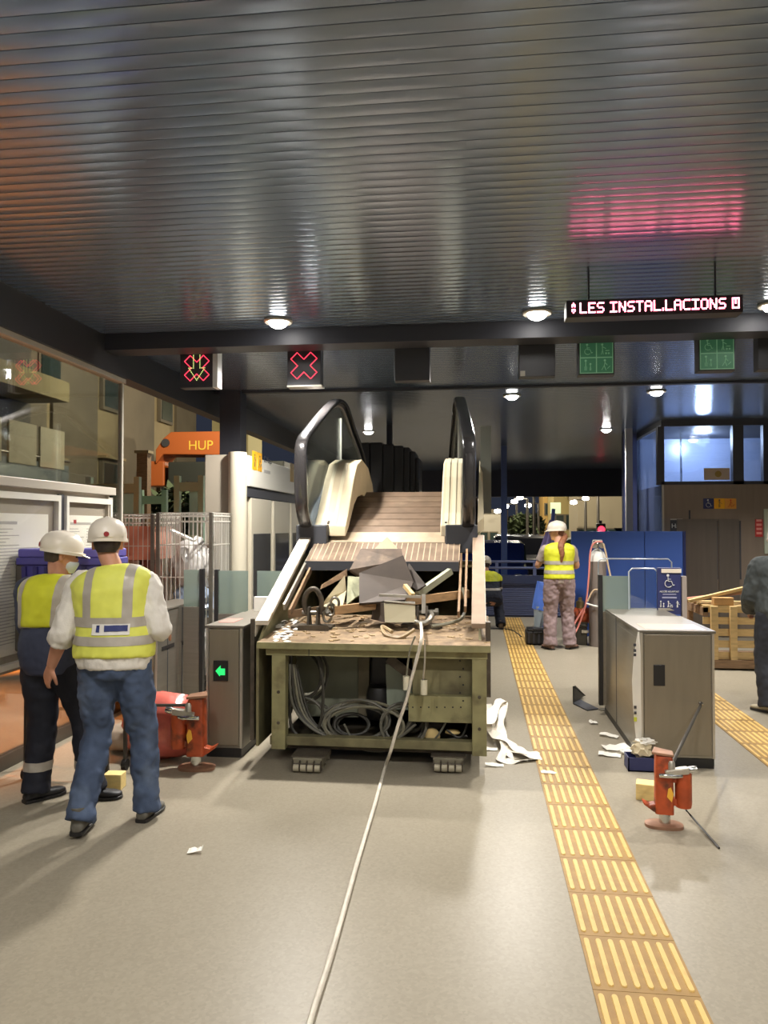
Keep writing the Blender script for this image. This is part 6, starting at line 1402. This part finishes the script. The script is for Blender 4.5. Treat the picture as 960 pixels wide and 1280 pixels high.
limb(b, [n0, n0 - f * .03 - u * .05, K['neck'] + V((.02, -.13, -.03)), K['neck'] + V((.03, -.165, -.16)), K['neck'] + V((.02, -.165, -.27))], [.03, .042, .045, .035, .012])
link(remesh(b, .009, 'ponytail', mat('chestnut_hair', S(134, 84, 54), .6, 0, .25, 60, stretch=(4, 4, .6)), 2, .005, 30), 'ponytail', t)
MB().tube([K['wrL'] + V((0, .05, .02)), K['wrL'] + V((.0, .1, .1))], .022, 8).build('handset', M['dark'], label='small dark handset held by the ponytailed worker', cat='handset')

# crouching worker half hidden by the escalator
by = 13.2; bx = W(611, 760, Y=by).x
J = dict(pelvis=(0, -.1, .5), waist=(0, .02, .72), neck=(-.02, .16, .92), hipL=(-.1, -.1, .48), hipR=(.1, -.1, .48),
         knL=(-.14, .3, .46), anL=(-.13, .05, .09), knR=(.2, .28, .5), anR=(.2, -.02, .09),
         shL=(-.17, .14, .85), elL=(-.22, .32, .66), wrL=(-.1, .5, .6), shR=(.17, .12, .85), elR=(.2, .2, .62), wrR=(.15, .42, .56),
         head=(-.02, .24, .96), face=(-.3, 1, -.35), headup=(0, .25, 1), toeL=(-.1, 1, 0), toeR=(.25, 1, 0), palmL=(0, 0, -1), palmR=(0, 0, -1))
spec = dict(skin=MATS['skin_tan'], k=1.0, trousers=navy, leg=.014, shoe=mat('brown_boot', S(112, 92, 70), .7), shirt=navy, jacket=True, sleeve=1.9, hem=-.06, shirt_inf=.016, thumbL=1, thumbR=-1, curl=.8,
            shirt_bands=[slab_('z', .655, .69)], yellow_bands=[[((0, 0, .80), (0, 0, -1))]], head=dict(helmet_logo=False))
person((bx, by, 0), R(10), J, 'worker in navy jacket with yellow shoulders crouching behind the escalator', spec)

# dark clothed person cut by the right edge
by = 7.55; bx = W(966, 870, Y=by).x + .06
J = dict(pelvis=(.02, -.03, .9), waist=(.02, .0, 1.15), neck=(.05, .08, 1.42), hipL=(-.08, -.02, .88), hipR=(.12, -.02, .88),
         knL=(-.1, .04, .48), anL=(-.1, -.02, .09), knR=(.17, .06, .48), anR=(.2, .1, .09),
         shL=(-.14, .05, 1.34), elL=(-.2, .1, 1.06), wrL=(-.12, .28, .92), shR=(.24, .05, 1.34), elR=(.3, .1, 1.06), wrR=(.2, .32, .96),
         head=(.08, .12, 1.46), face=(.5, .85, -.3), headup=(.1, .1, 1), toeL=(-.5, .85, 0), toeR=(.5, .8, 0), palmL=(.6, 0, -.5), palmR=(-.6, 0, -.5))
spec = dict(skin=MATS['skin_tan'], k=1.05, trousers=mat('dark_trousers', S(40, 42, 50), .8, 0, .1, 9), leg=.03, shoe=mat('beige_shoe', S(170, 158, 132), .7), shirt=mat('charcoal_jacket', S(66, 70, 70), .8, 0, .12, 5), jacket=True, sleeve=1.9, hem=-.16, shirt_inf=.035, wr_s=.01, thumbL=-1, thumbR=1, curl=.7, head=dict(helmet_logo=False))
person((bx, by, 0), R(10), J, 'person in charcoal jacket and dark trousers cut by the right edge', spec)
